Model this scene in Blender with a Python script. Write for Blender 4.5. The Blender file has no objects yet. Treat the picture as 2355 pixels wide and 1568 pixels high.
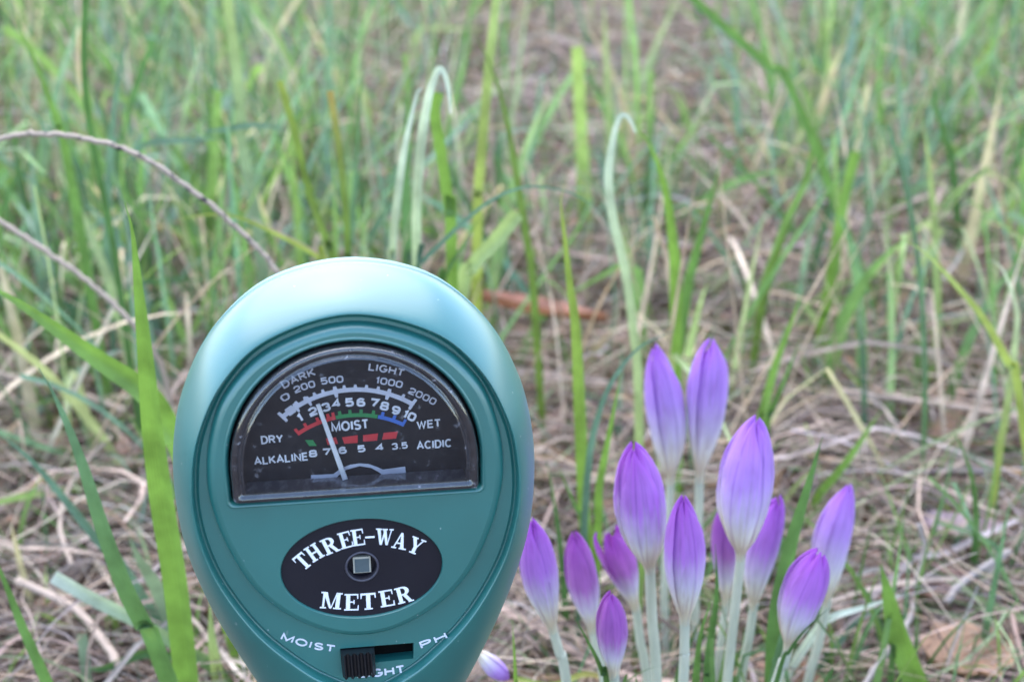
import bpy, math, random
import numpy as np
from mathutils import Vector, Matrix
from mathutils.geometry import tessellate_polygon

random.seed(7)
rng = np.random.default_rng(11)
scene = bpy.context.scene
COL = scene.collection

# ------------------------------------------------------------------ camera
CAM_H = 0.22
PITCH = math.radians(25.0)
PW, PH, PF = 2355.0, 1568.0, 3068.0          # picture size and focal length, in the same pixel unit
cam_data = bpy.data.cameras.new('camera')
cam = bpy.data.objects.new('camera', cam_data)
COL.objects.link(cam)
cam.location = (0, 0, CAM_H)
cam.rotation_euler = (math.pi / 2 - PITCH, 0, 0)
cam_data.sensor_width = 36.0
cam_data.lens = 36.0 * PF / PW
cam_data.clip_start = 0.005
cam_data.clip_end = 400.0
cam_data.dof.use_dof = True
cam_data.dof.focus_distance = 0.196
cam_data.dof.aperture_fstop = 23.5
cam_data.dof.aperture_blades = 0
scene.camera = cam

# ------------------------------------------------------------------ sky and sun (soft, bright overcast light)
SUN_EL, SUN_AZ = math.radians(66), math.radians(-25)     # azimuth from +Y towards +X
world = bpy.data.worlds.new('World')
scene.world = world
world.use_nodes = True
wn = world.node_tree.nodes
wl = world.node_tree.links
sky = wn.new('ShaderNodeTexSky')
sky.sky_type = 'NISHITA'
sky.sun_disc = False
sky.sun_elevation = SUN_EL
sky.sun_rotation = SUN_AZ
sky.air_density = 1.0
sky.dust_density = 0.7
sky.ozone_density = 1.0
wn['Background'].inputs['Strength'].default_value = 0.15
wl.new(sky.outputs['Color'], wn['Background'].inputs['Color'])
sun_data = bpy.data.lights.new('sun', 'SUN')
sun_data.energy = 1.1
sun_data.angle = math.radians(90)
sun_data.color = (1.0, 0.97, 0.93)
sun = bpy.data.objects.new('sun', sun_data)
COL.objects.link(sun)
sd = Vector((math.sin(SUN_AZ) * math.cos(SUN_EL), math.cos(SUN_AZ) * math.cos(SUN_EL), math.sin(SUN_EL)))
sun.rotation_euler = sd.to_track_quat('Z', 'Y').to_euler()
scene.view_settings.view_transform = 'Standard'
scene.view_settings.look = 'None'
scene.view_settings.gamma = 1.0
scene.view_settings.use_curve_mapping = False
scene.view_settings.exposure = 2.20
scene.cycles.use_denoising = True
scene.cycles.max_bounces = 12
scene.cycles.transparent_max_bounces = 24
scene.cycles.sample_clamp_indirect = 6.0

# ------------------------------------------------------------------ helpers
CAMP = np.array([0, 0, CAM_H])
FWD = np.array([0, math.cos(PITCH), -math.sin(PITCH)])
UPV = np.array([0, math.sin(PITCH), math.cos(PITCH)])
RGT = np.array([1.0, 0, 0])

def ray(px, py):
    return FWD + (px - PW / 2) / PF * RGT - (py - PH / 2) / PF * UPV

def at(px, py, y0, lean=0.0):
    """the point of the upright sheet Y = y0 + lean*Z that a pixel of the photograph looks at"""
    d = ray(px, py)
    t = (y0 + lean * CAM_H) / (d[1] - lean * d[2])
    return CAMP + d * t

def on_ground(px, py, z=0.008):
    d = ray(px, py)
    return CAMP + d * ((z - CAM_H) / d[2])

def depth(p):
    return float((np.asarray(p) - CAMP) @ FWD)

def catmull(pts, per, closed=False):
    P = np.asarray(pts, float)
    n = len(P)
    out = []
    segs = n if closed else n - 1
    for i in range(segs):
        if closed:
            a, b, c, d = P[(i - 1) % n], P[i], P[(i + 1) % n], P[(i + 2) % n]
        else:
            b, c = P[i], P[i + 1]
            a = P[i - 1] if i > 0 else 2 * b - c
            d = P[i + 2] if i + 2 < n else 2 * c - b
        for k in range(per):
            t = k / per
            out.append(0.5 * ((2 * b) + (c - a) * t + (2 * a - 5 * b + 4 * c - d) * t * t + (3 * b - a - 3 * c + d) * t ** 3))
    if not closed:
        out.append(P[-1])
    return np.array(out)

def mk(name, verts, faces, mat, parent=None, smooth=True, col=None, uv=None):
    """one mesh object; verts in world space, kept relative to the parent's place"""
    V = np.asarray(verts, float)
    if parent is not None:
        o_ = parent
        base = np.zeros(3)
        while o_ is not None:
            base = base + np.array(o_.location)
            o_ = o_.parent
        V = V - base
    me = bpy.data.meshes.new(name)
    me.from_pydata(V.tolist(), [], [list(map(int, f)) for f in faces])
    if smooth:
        me.polygons.foreach_set('use_smooth', [True] * len(me.polygons))
    if col is not None:
        c = np.ones((len(V), 4))
        c[:, :3] = col
        a = me.color_attributes.new('Col', 'FLOAT_COLOR', 'POINT')
        a.data.foreach_set('color', c.ravel())
    if uv is not None:
        l = me.uv_layers.new(name='UVMap')
        idx = np.zeros(len(me.loops), int)
        me.loops.foreach_get('vertex_index', idx)
        l.data.foreach_set('uv', np.asarray(uv, float)[idx].ravel())
    me.materials.append(mat)
    me.update()
    o = bpy.data.objects.new(name, me)
    COL.objects.link(o)
    o.parent = parent
    return o

def fast_mesh(name, V, quads, mat, col):
    """large sheets of many blades: quads only, straight from arrays"""
    me = bpy.data.meshes.new(name)
    nv, nq = len(V), len(quads)
    me.vertices.add(nv)
    me.vertices.foreach_set('co', V.astype(np.float32).ravel())
    me.loops.add(nq * 4)
    me.loops.foreach_set('vertex_index', quads.astype(np.int32).ravel())
    me.polygons.add(nq)
    me.polygons.foreach_set('loop_start', np.arange(0, nq * 4, 4, dtype=np.int32))
    me.polygons.foreach_set('use_smooth', np.ones(nq, bool))
    c = np.ones((nv, 4), np.float32)
    c[:, :3] = col
    a = me.color_attributes.new('Col', 'FLOAT_COLOR', 'POINT')
    a.data.foreach_set('color', c.ravel())
    me.materials.append(mat)
    me.update(calc_edges=True)
    me.validate()
    o = bpy.data.objects.new(name, me)
    COL.objects.link(o)
    return o

def tag(o, label=None, cat=None, group=None, kind=None):
    if label: o['label'] = label
    if cat: o['category'] = cat
    if group: o['group'] = group
    if kind: o['kind'] = kind
    return o

def empty(name, loc):
    o = bpy.data.objects.new(name, None)
    o.empty_display_size = 0.01
    o.location = [float(x) for x in loc]
    COL.objects.link(o)
    return o

def tube(pts, radii, sides=10, cap=True):
    P = np.asarray(pts, float)
    n = len(P)
    R = np.broadcast_to(np.asarray(radii, float), (n,))
    T = np.gradient(P, axis=0)
    T /= np.linalg.norm(T, axis=1)[:, None]
    ref = np.array([0.13, -0.9, 0.4])
    V, F = [], []
    for i in range(n):
        a = np.cross(T[i], ref); a /= np.linalg.norm(a)
        b = np.cross(T[i], a)
        for k in range(sides):
            th = 2 * math.pi * k / sides
            V.append(P[i] + R[i] * (math.cos(th) * a + math.sin(th) * b))
    for i in range(n - 1):
        for k in range(sides):
            k2 = (k + 1) % sides
            F.append((i * sides + k, i * sides + k2, (i + 1) * sides + k2, (i + 1) * sides + k))
    if cap:
        F.append(tuple(range(sides - 1, -1, -1)))
        F.append(tuple((n - 1) * sides + k for k in range(sides)))
    return V, F

# ------------------------------------------------------------------ materials
def new_mat(name):
    m = bpy.data.materials.new(name)
    m.use_nodes = True
    nt = m.node_tree
    return m, nt.nodes, nt.links, nt.nodes['Principled BSDF'], nt.nodes['Material Output']

def set_in(b, **kw):
    for k, v in kw.items():
        b.inputs[k.replace('_', ' ')].default_value = v

def noise_node(N, L, scale, detail=4, rough=0.55, coord='Object', stretch=None):
    tc = N.new('ShaderNodeTexCoord')
    nz = N.new('ShaderNodeTexNoise')
    nz.inputs['Scale'].default_value = scale
    nz.inputs['Detail'].default_value = detail
    nz.inputs['Roughness'].default_value = rough
    if stretch:
        mp = N.new('ShaderNodeMapping')
        mp.inputs['Scale'].default_value = stretch
        L.new(tc.outputs[coord], mp.inputs['Vector'])
        L.new(mp.outputs['Vector'], nz.inputs['Vector'])
    else:
        L.new(tc.outputs[coord], nz.inputs['Vector'])
    return nz

def ramp(N, stops, interp='LINEAR'):
    r = N.new('ShaderNodeValToRGB')
    r.color_ramp.interpolation = interp
    e = r.color_ramp.elements
    e[0].position, e[0].color = stops[0][0], (*stops[0][1], 1)
    e[1].position, e[1].color = stops[-1][0], (*stops[-1][1], 1)
    for p, c in stops[1:-1]:
        x = e.new(p); x.color = (*c, 1)
    return r

def mixrgb(N, L, mode, fac, a, b):
    m = N.new('ShaderNodeMix'); m.data_type = 'RGBA'; m.blend_type = mode
    for sock, v in ((m.inputs['Factor'], fac), (m.inputs['A'], a), (m.inputs['B'], b)):
        if isinstance(v, (int, float)): sock.default_value = v
        elif isinstance(v, tuple): sock.default_value = (*v, 1)
        else: L.new(v, sock)
    return m.outputs['Result']

def leaf_material(name, trans, rough, spec, veins=False, blotch=0.35):
    m, N, L, b, out = new_mat(name)
    at_ = N.new('ShaderNodeAttribute'); at_.attribute_name = 'Col'
    nz = noise_node(N, L, 120, 3)
    r = ramp(N, [(0.3, (1 - blotch,) * 3), (0.7, (1 + blotch * 0.5,) * 3)])
    L.new(nz.outputs['Fac'], r.inputs['Fac'])
    c = mixrgb(N, L, 'MULTIPLY', 1.0, at_.outputs['Color'], r.outputs['Color'])
    if veins:
        uv = N.new('ShaderNodeUVMap'); uv.uv_map = 'UVMap'
        sep = N.new('ShaderNodeSeparateXYZ'); L.new(uv.outputs['UV'], sep.inputs[0])
        mu = N.new('ShaderNodeMath'); mu.operation = 'MULTIPLY'; mu.inputs[1].default_value = 62.0
        L.new(sep.outputs['X'], mu.inputs[0])
        si = N.new('ShaderNodeMath'); si.operation = 'SINE'; L.new(mu.outputs[0], si.inputs[0])
        rv = ramp(N, [(0.0, (0.70, 0.74, 0.70)), (0.9, (1.08,) * 3)])
        ma = N.new('ShaderNodeMath'); ma.operation = 'MULTIPLY_ADD'; ma.inputs[1].default_value = 0.5; ma.inputs[2].default_value = 0.5
        L.new(si.outputs[0], ma.inputs[0]); L.new(ma.outputs[0], rv.inputs['Fac'])
        c = mixrgb(N, L, 'MULTIPLY', 1.0, c, rv.outputs['Color'])
        bp = N.new('ShaderNodeBump'); bp.inputs['Strength'].default_value = 0.25; bp.inputs['Distance'].default_value = 0.0002
        L.new(ma.outputs[0], bp.inputs['Height']); L.new(bp.outputs['Normal'], b.inputs['Normal'])
    L.new(c, b.inputs['Base Color'])
    set_in(b, Roughness=rough, Specular_IOR_Level=spec)
    if trans > 0:
        tr = N.new('ShaderNodeBsdfTranslucent')
        tc = mixrgb(N, L, 'MULTIPLY', 1.0, c, (1.22, 1.16, 0.85))
        L.new(tc, tr.inputs['Color'])
        mx = N.new('ShaderNodeMixShader'); mx.inputs[0].default_value = trans
        L.new(b.outputs[0], mx.inputs[1]); L.new(tr.outputs[0], mx.inputs[2]); L.new(mx.outputs[0], out.inputs['Surface'])
    return m

M_GRASS = leaf_material('grass_leaf', 0.42, 0.33, 0.6)
M_BLADE = leaf_material('grass_blade_leaf', 0.38, 0.36, 0.5, veins=True, blotch=0.34)
M_STRAW = leaf_material('dry_straw', 0.10, 0.62, 0.3, blotch=0.5)
M_DEAD = leaf_material('dead_leaf_tissue', 0.18, 0.6, 0.35, blotch=0.5)

def soil_material():
    m, N, L, b, out = new_mat('soil')
    nz = noise_node(N, L, 60, 8, 0.65)
    r = ramp(N, [(0.3, (0.028, 0.019, 0.016)), (0.55, (0.075, 0.052, 0.042)), (0.75, (0.17, 0.125, 0.10))])
    L.new(nz.outputs['Fac'], r.inputs['Fac'])
    big = noise_node(N, L, 1.2, 3)
    rb = ramp(N, [(0.35, (0.75, 0.72, 0.72)), (0.7, (1.35, 1.25, 1.2))])
    L.new(big.outputs['Fac'], rb.inputs['Fac'])
    L.new(mixrgb(N, L, 'MULTIPLY', 1.0, r.outputs['Color'], rb.outputs['Color']), b.inputs['Base Color'])
    bp = N.new('ShaderNodeBump'); bp.inputs['Strength'].default_value = 0.8; bp.inputs['Distance'].default_value = 0.004
    L.new(nz.outputs['Fac'], bp.inputs['Height']); L.new(bp.outputs['Normal'], b.inputs['Normal'])
    set_in(b, Roughness=0.9, Specular_IOR_Level=0.2)
    return m
M_SOIL = soil_material()

def plastic_material(name, base, rough, spec, specks=True, bump=0.12):
    m, N, L, b, out = new_mat(name)
    big = noise_node(N, L, 55, 4)
    rb = ramp(N, [(0.3, tuple(x * 0.88 for x in base)), (0.7, tuple(min(1, x * 1.1) for x in base))])
    L.new(big.outputs['Fac'], rb.inputs['Fac'])
    c = rb.outputs['Color']
    if specks:
        # pale dust, lint and tiny scuffs
        tc = N.new('ShaderNodeTexCoord')
        mp = N.new('ShaderNodeMapping'); mp.inputs['Scale'].default_value = (1, 1, 0.6)
        L.new(tc.outputs['Object'], mp.inputs['Vector'])
        vo = N.new('ShaderNodeTexVoronoi'); vo.inputs['Scale'].default_value = 900; vo.inputs['Randomness'].default_value = 1
        L.new(mp.outputs['Vector'], vo.inputs['Vector'])
        rs = ramp(N, [(0.04, (1,) * 3), (0.11, (0,) * 3)])
        L.new(vo.outputs['Distance'], rs.inputs['Fac'])
        sep = N.new('ShaderNodeSeparateColor'); L.new(vo.outputs['Color'], sep.inputs[0])
        gt = N.new('ShaderNodeMath'); gt.operation = 'GREATER_THAN'; gt.inputs[1].default_value = 0.88
        L.new(sep.outputs[0], gt.inputs[0])
        ml = N.new('ShaderNodeMath'); ml.operation = 'MULTIPLY'
        L.new(rs.outputs['Color'], ml.inputs[0]); L.new(gt.outputs[0], ml.inputs[1])
        sc = noise_node(N, L, 420, 2, stretch=(1, 0.25, 0.4))
        r2 = ramp(N, [(0.745, (0,) * 3), (0.78, (0.5,) * 3)])
        L.new(sc.outputs['Fac'], r2.inputs['Fac'])
        mxm = N.new('ShaderNodeMath'); mxm.operation = 'MAXIMUM'
        L.new(ml.outputs[0], mxm.inputs[0]); L.new(r2.outputs['Color'], mxm.inputs[1])
        c = mixrgb(N, L, 'MIX', mxm.outputs[0], c, (0.45, 0.5, 0.5))
    L.new(c, b.inputs['Base Color'])
    fine = noise_node(N, L, 3500, 2)
    bp = N.new('ShaderNodeBump'); bp.inputs['Strength'].default_value = bump; bp.inputs['Distance'].default_value = 0.0001
    L.new(fine.outputs['Fac'], bp.inputs['Height']); L.new(bp.outputs['Normal'], b.inputs['Normal'])
    rr = ramp(N, [(0.3, (rough - 0.06,) * 3), (0.7, (rough + 0.07,) * 3)])
    L.new(big.outputs['Fac'], rr.inputs['Fac']); L.new(rr.outputs['Color'], b.inputs['Roughness'])
    set_in(b, Specular_IOR_Level=spec)
    return m

M_GREEN = plastic_material('green_plastic', (0.009, 0.138, 0.124), 0.48, 0.5)
_b = M_GREEN.node_tree.nodes['Principled BSDF']
_b.inputs['Coat Weight'].default_value = 1.0; _b.inputs['Coat Roughness'].default_value = 0.33; _b.inputs['Coat IOR'].default_value = 1.76
M_BLACK = plastic_material('black_plastic', (0.009, 0.009, 0.011), 0.34, 0.5, specks=True)
M_BADGE = plastic_material('black_badge', (0.012, 0.010, 0.016), 0.5, 0.3, specks=False)
M_CARD = plastic_material('dial_black', (0.015, 0.012, 0.015), 0.6, 0.25, specks=False)

def flat_mat(name, c, rough=0.5, metal=0.0, spec=0.4):
    m, N, L, b, out = new_mat(name)
    nz = noise_node(N, L, 800, 3)
    r = ramp(N, [(0.3, tuple(x * 0.85 for x in c)), (0.7, c)])
    L.new(nz.outputs['Fac'], r.inputs['Fac']); L.new(r.outputs['Color'], b.inputs['Base Color'])
    set_in(b, Roughness=rough, Metallic=metal, Specular_IOR_Level=spec)
    return m
M_PRINT = flat_mat('white_print', (0.90, 0.90, 0.97))
M_GREYP = flat_mat('grey_print', (0.72, 0.72, 0.82))
M_RED = flat_mat('red_print', (0.78, 0.045, 0.055))
M_GRN = flat_mat('green_print', (0.03, 0.30, 0.09))
M_BLUE = flat_mat('blue_print', (0.07, 0.20, 0.68))
M_NEEDLE = flat_mat('needle_white', (0.92, 0.92, 0.95))
M_STEEL = flat_mat('steel', (0.55, 0.55, 0.56), 0.3, 1.0)
M_CELL = flat_mat('sensor_cell', (0.10, 0.13, 0.14), 0.25, 0.0, 0.6)
M_CELLF = flat_mat('sensor_frame', (0.50, 0.46, 0.38), 0.4)

def clear_material(name, fac, tint, rough, haze):
    m, N, L, b, out = new_mat(name)
    N.remove(b)
    fr = N.new('ShaderNodeFresnel'); fr.inputs['IOR'].default_value = 1.49
    sc = noise_node(N, L, 900, 3, stretch=(1, 0.3, 1))
    ad = N.new('ShaderNodeMath'); ad.operation = 'ADD'; ad.inputs[1].default_value = fac
    L.new(fr.outputs[0], ad.inputs[0])
    tr = N.new('ShaderNodeBsdfTransparent'); tr.inputs['Color'].default_value = (*tint, 1)
    gl = N.new('ShaderNodeBsdfGlossy'); gl.inputs['Roughness'].default_value = rough
    mx = N.new('ShaderNodeMixShader')
    L.new(ad.outputs[0], mx.inputs[0]); L.new(tr.outputs[0], mx.inputs[1]); L.new(gl.outputs[0], mx.inputs[2])
    df = N.new('ShaderNodeBsdfDiffuse'); df.inputs['Color'].default_value = (0.7, 0.68, 0.75, 1)
    rh = ramp(N, [(0.45, (haze,) * 3), (0.66, (haze * 1.6,) * 3), (0.72, (min(.6, haze * 9),) * 3)])
    L.new(sc.outputs['Fac'], rh.inputs['Fac'])
    m2 = N.new('ShaderNodeMixShader'); L.new(rh.outputs['Color'], m2.inputs[0])
    L.new(mx.outputs[0], m2.inputs[1]); L.new(df.outputs[0], m2.inputs[2])
    L.new(m2.outputs[0], out.inputs['Surface'])
    return m
M_PANE = clear_material('clear_pane', 0.0, (0.98, 0.98, 0.99), 0.05, 0.012)
M_WALLC = clear_material('clear_wall', 0.28, (0.40, 0.42, 0.45), 0.14, 0.10)
M_EDGE = clear_material('clear_edge', 0.09, (0.62, 0.62, 0.66), 0.10, 0.03)
M_LEDGE = clear_material('clear_ledge', 0.22, (0.30, 0.33, 0.35), 0.10, 0.20)  # grey haze brightens the lower wall in place of inner reflections

def petal_material(name, white_to, tipcol, midcol):
    m, N, L, b, out = new_mat(name)
    uv = N.new('ShaderNodeUVMap'); uv.uv_map = 'UVMap'
    sep = N.new('ShaderNodeSeparateXYZ'); L.new(uv.outputs['UV'], sep.inputs[0])
    mp = N.new('ShaderNodeMapping'); mp.inputs['Scale'].default_value = (26, 1.6, 1)
    L.new(uv.outputs['UV'], mp.inputs['Vector'])
    oi = N.new('ShaderNodeObjectInfo')
    om = N.new('ShaderNodeMath'); om.operation = 'MULTIPLY'; om.inputs[1].default_value = 90.0
    L.new(oi.outputs['Random'], om.inputs[0]); L.new(om.outputs[0], mp.inputs['Location'])
    nz = N.new('ShaderNodeTexNoise'); nz.inputs['Scale'].default_value = 1.0; nz.inputs['Detail'].default_value = 4
    L.new(mp.outputs['Vector'], nz.inputs['Vector'])
    # streaky wash: the purple runs down into the white along the veins
    wob = N.new('ShaderNodeMath'); wob.operation = 'MULTIPLY_ADD'; wob.inputs[1].default_value = 0.44; wob.inputs[2].default_value = -0.22
    L.new(nz.outputs['Fac'], wob.inputs[0])
    t = N.new('ShaderNodeMath'); t.operation = 'ADD'
    L.new(sep.outputs['Y'], t.inputs[0]); L.new(wob.outputs[0], t.inputs[1])
    w = white_to
    r = ramp(N, [(0.0, (0.74, 0.73, 0.52)), (0.10, (0.84, 0.70, 0.46)), (w * 0.6, (0.90, 0.85, 0.72)), (w * .85, (0.78, 0.70, 0.80)), (w + 0.18, midcol), (1.0, tipcol)])
    L.new(t.outputs[0], r.inputs['Fac'])
    # dark mid vein and fine side veins
    x = N.new('ShaderNodeMath'); x.operation = 'MULTIPLY_ADD'; x.inputs[1].default_value = 1.0; x.inputs[2].default_value = -0.5
    L.new(sep.outputs['X'], x.inputs[0])
    ab = N.new('ShaderNodeMath'); ab.operation = 'ABSOLUTE'; L.new(x.outputs[0], ab.inputs[0])
    rv = ramp(N, [(0.0, (0.66, 0.55, 0.75)), (0.012, (0.8, 0.72, 0.86)), (0.035, (1, 1, 1))])
    L.new(ab.outputs[0], rv.inputs['Fac'])
    rn = ramp(N, [(0.38, (0.78, 0.72, 0.84)), (0.52, (1.0, 1.0, 1.0)), (0.65, (1.06, 1.06, 1.06))])
    L.new(nz.outputs['Fac'], rn.inputs['Fac'])
    c = mixrgb(N, L, 'MULTIPLY', 1.0, r.outputs['Color'], rn.outputs['Color'])
    c = mixrgb(N, L, 'MULTIPLY', 0.8, c, rv.outputs['Color'])
    nk_ = N.new('ShaderNodeTexNoise'); nk_.inputs['Scale'].default_value = 5.0; nk_.inputs['Detail'].default_value = 3
    mp2 = N.new('ShaderNodeMapping'); mp2.inputs['Scale'].default_value = (1.4, 1.0, 1)
    L.new(uv.outputs['UV'], mp2.inputs['Vector']); L.new(om.outputs[0], mp2.inputs['Location']); L.new(mp2.outputs['Vector'], nk_.inputs['Vector'])
    rk = ramp(N, [(0.28, (0.84, 0.78, 0.82)), (0.48, (0.98, 0.97, 0.98)), (0.68, (1.05, 1.05, 1.04))])
    L.new(nk_.outputs['Fac'], rk.inputs['Fac'])
    c = mixrgb(N, L, 'MULTIPLY', 0.9, c, rk.outputs['Color'])
    L.new(c, b.inputs['Base Color'])
    set_in(b, Roughness=0.42, Specular_IOR_Level=0.4)
    b.inputs['Sheen Weight'].default_value = 0.15
    bp = N.new('ShaderNodeBump'); bp.inputs['Strength'].default_value = 0.25; bp.inputs['Distance'].default_value = 0.0003
    L.new(nz.outputs['Fac'], bp.inputs['Height']); L.new(bp.outputs['Normal'], b.inputs['Normal'])
    tr = N.new('ShaderNodeBsdfTranslucent'); L.new(c, tr.inputs['Color'])
    mx = N.new('ShaderNodeMixShader'); mx.inputs[0].default_value = 0.27
    L.new(b.outputs[0], mx.inputs[1]); L.new(tr.outputs[0], mx.inputs[2]); L.new(mx.outputs[0], out.inputs['Surface'])
    return m
M_PETAL = petal_material('crocus_petal', 0.44, (0.34, 0.06, 0.48), (0.54, 0.23, 0.70))
M_PETAL_PALE = petal_material('crocus_petal_pale', 0.46, (0.42, 0.13, 0.60), (0.60, 0.35, 0.80))
M_PETAL_DEEP = petal_material('crocus_petal_deep', 0.36, (0.29, 0.04, 0.36), (0.50, 0.18, 0.55))

def tube_material():
    m, N, L, b, out = new_mat('crocus_tube')
    nz = noise_node(N, L, 500, 3, stretch=(1, 1, 0.15))
    r = ramp(N, [(0.3, (0.52, 0.54, 0.43)), (0.7, (0.70, 0.70, 0.57))])
    L.new(nz.outputs['Fac'], r.inputs['Fac']); L.new(r.outputs['Color'], b.inputs['Base Color'])
    set_in(b, Roughness=0.45, Specular_IOR_Level=0.4)
    tr = N.new('ShaderNodeBsdfTranslucent'); L.new(r.outputs['Color'], tr.inputs['Color'])
    mx = N.new('ShaderNodeMixShader'); mx.inputs[0].default_value = 0.35
    L.new(b.outputs[0], mx.inputs[1]); L.new(tr.outputs[0], mx.inputs[2]); L.new(mx.outputs[0], out.inputs['Surface'])
    return m
M_TUBE = tube_material()

def stem_material(name, base, dark, thresh):
    m, N, L, b, out = new_mat(name)
    nz = noise_node(N, L, 520, 5, 0.7, stretch=(0.6, 1, 1))
    r = ramp(N, [(thresh - 0.07, dark), (thresh, tuple(x * 0.8 for x in base)), (0.8, base)])
    L.new(nz.outputs['Fac'], r.inputs['Fac']); L.new(r.outputs['Color'], b.inputs['Base Color'])
    bp = N.new('ShaderNodeBump'); bp.inputs['Strength'].default_value = 0.5; bp.inputs['Distance'].default_value = 0.0003
    L.new(nz.outputs['Fac'], bp.inputs['Height']); L.new(bp.outputs['Normal'], b.inputs['Normal'])
    set_in(b, Roughness=0.65, Specular_IOR_Level=0.3)
    return m
M_STEM_MOTTLED = stem_material('mottled_dry_stem', (0.50, 0.38, 0.29), (0.03, 0.025, 0.03), 0.47)
M_STEM = stem_material('pale_dry_stem', (0.48, 0.36, 0.28), (0.18, 0.15, 0.13), 0.30)
M_TWIG = stem_material('grey_twig', (0.36, 0.30, 0.27), (0.10, 0.075, 0.07), 0.36)

# ------------------------------------------------------------------ ground: one sheet to the horizon, fine near the camera
def bump_height(x, y):
    return (0.006 * np.sin(x * 23 + 1.3 * np.sin(y * 17)) * np.sin(y * 19 + 0.7) + 0.004 * np.sin(x * 61 + 2) * np.sin(y * 53 + x * 20)
            + 0.0018 * np.sin(x * 151 + y * 97) * np.sin(y * 173 - x * 41)) - 0.004

def build_ground():
    s = np.linspace(-1, 1, 181)
    xs = np.sign(s) * (0.6 * np.abs(s) + 150 * np.abs(s) ** 9)
    ys = xs + 0.5
    X, Y = np.meshgrid(xs, ys)
    Z = bump_height(X, Y) * np.exp(-((X / 3) ** 2 + ((Y - .5) / 3) ** 2))
    V = np.stack([X.ravel(), Y.ravel(), Z.ravel()], 1)
    n = len(s)
    i = np.arange(n * n).reshape(n, n)
    Q = np.stack([i[:-1, :-1].ravel(), i[:-1, 1:].ravel(), i[1:, 1:].ravel(), i[1:, :-1].ravel()], 1)
    o = fast_mesh('ground', V, Q, M_SOIL, np.full((len(V), 3), 0.1))
    tag(o, 'dark crumbly soil under the grass and straw', 'ground', kind='structure')
build_ground()

# ------------------------------------------------------------------ uncountable cover: straw mat, grass, litter
def ribbons(P, side, W, cols, fold):
    """P (B,R,3) centre lines, side (B,R,3) unit, W (B,R) full widths -> three-point sections, a shallow V"""
    B, R, _ = P.shape
    T = np.gradient(P, axis=1)
    T /= np.linalg.norm(T, axis=2, keepdims=True) + 1e-12
    nrm = np.cross(T, side)
    nrm /= np.linalg.norm(nrm, axis=2, keepdims=True) + 1e-12
    h = W[..., None] / 2
    V = np.stack([P - side * h, P + nrm * h * fold, P + side * h], 2)      # B,R,3,3
    idx = np.arange(B * R * 3).reshape(B, R, 3)
    Q = np.concatenate([np.stack([idx[:, :-1, k], idx[:, :-1, k + 1], idx[:, 1:, k + 1], idx[:, 1:, k]], -1).reshape(-1, 4) for k in (0, 1)])
    C = np.repeat(cols[:, :, None, :], 3, 2) if cols.ndim == 3 else np.repeat(np.repeat(cols[:, None, None, :], R, 1), 3, 2)
    return V.reshape(-1, 3), Q, C.reshape(-1, 3)

def palette(colors, weights, n, jitter=0.18):
    c = np.array(colors)[rng.choice(len(colors), n, p=np.array(weights) / sum(weights))]
    return c * rng.uniform(1 - jitter, 1 + jitter, (n, 1)) * rng.uniform(0.94, 1.06, (n, 3))

def scatter(n, y0, y1, margin=0.10, pw=1.0):
    y = y0 + (y1 - y0) * rng.random(n) ** pw
    hw = 0.40 * y * 1.12 + margin
    x = rng.uniform(-1, 1, n) * hw
    return x, y

def clump(x, y):
    return (0.5 + 0.5 * np.sin(x * 11 + 2.1 * np.sin(y * 6.0)) * np.sin(y * 9 + 1.7 * np.sin(x * 8 + 1)))

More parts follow.
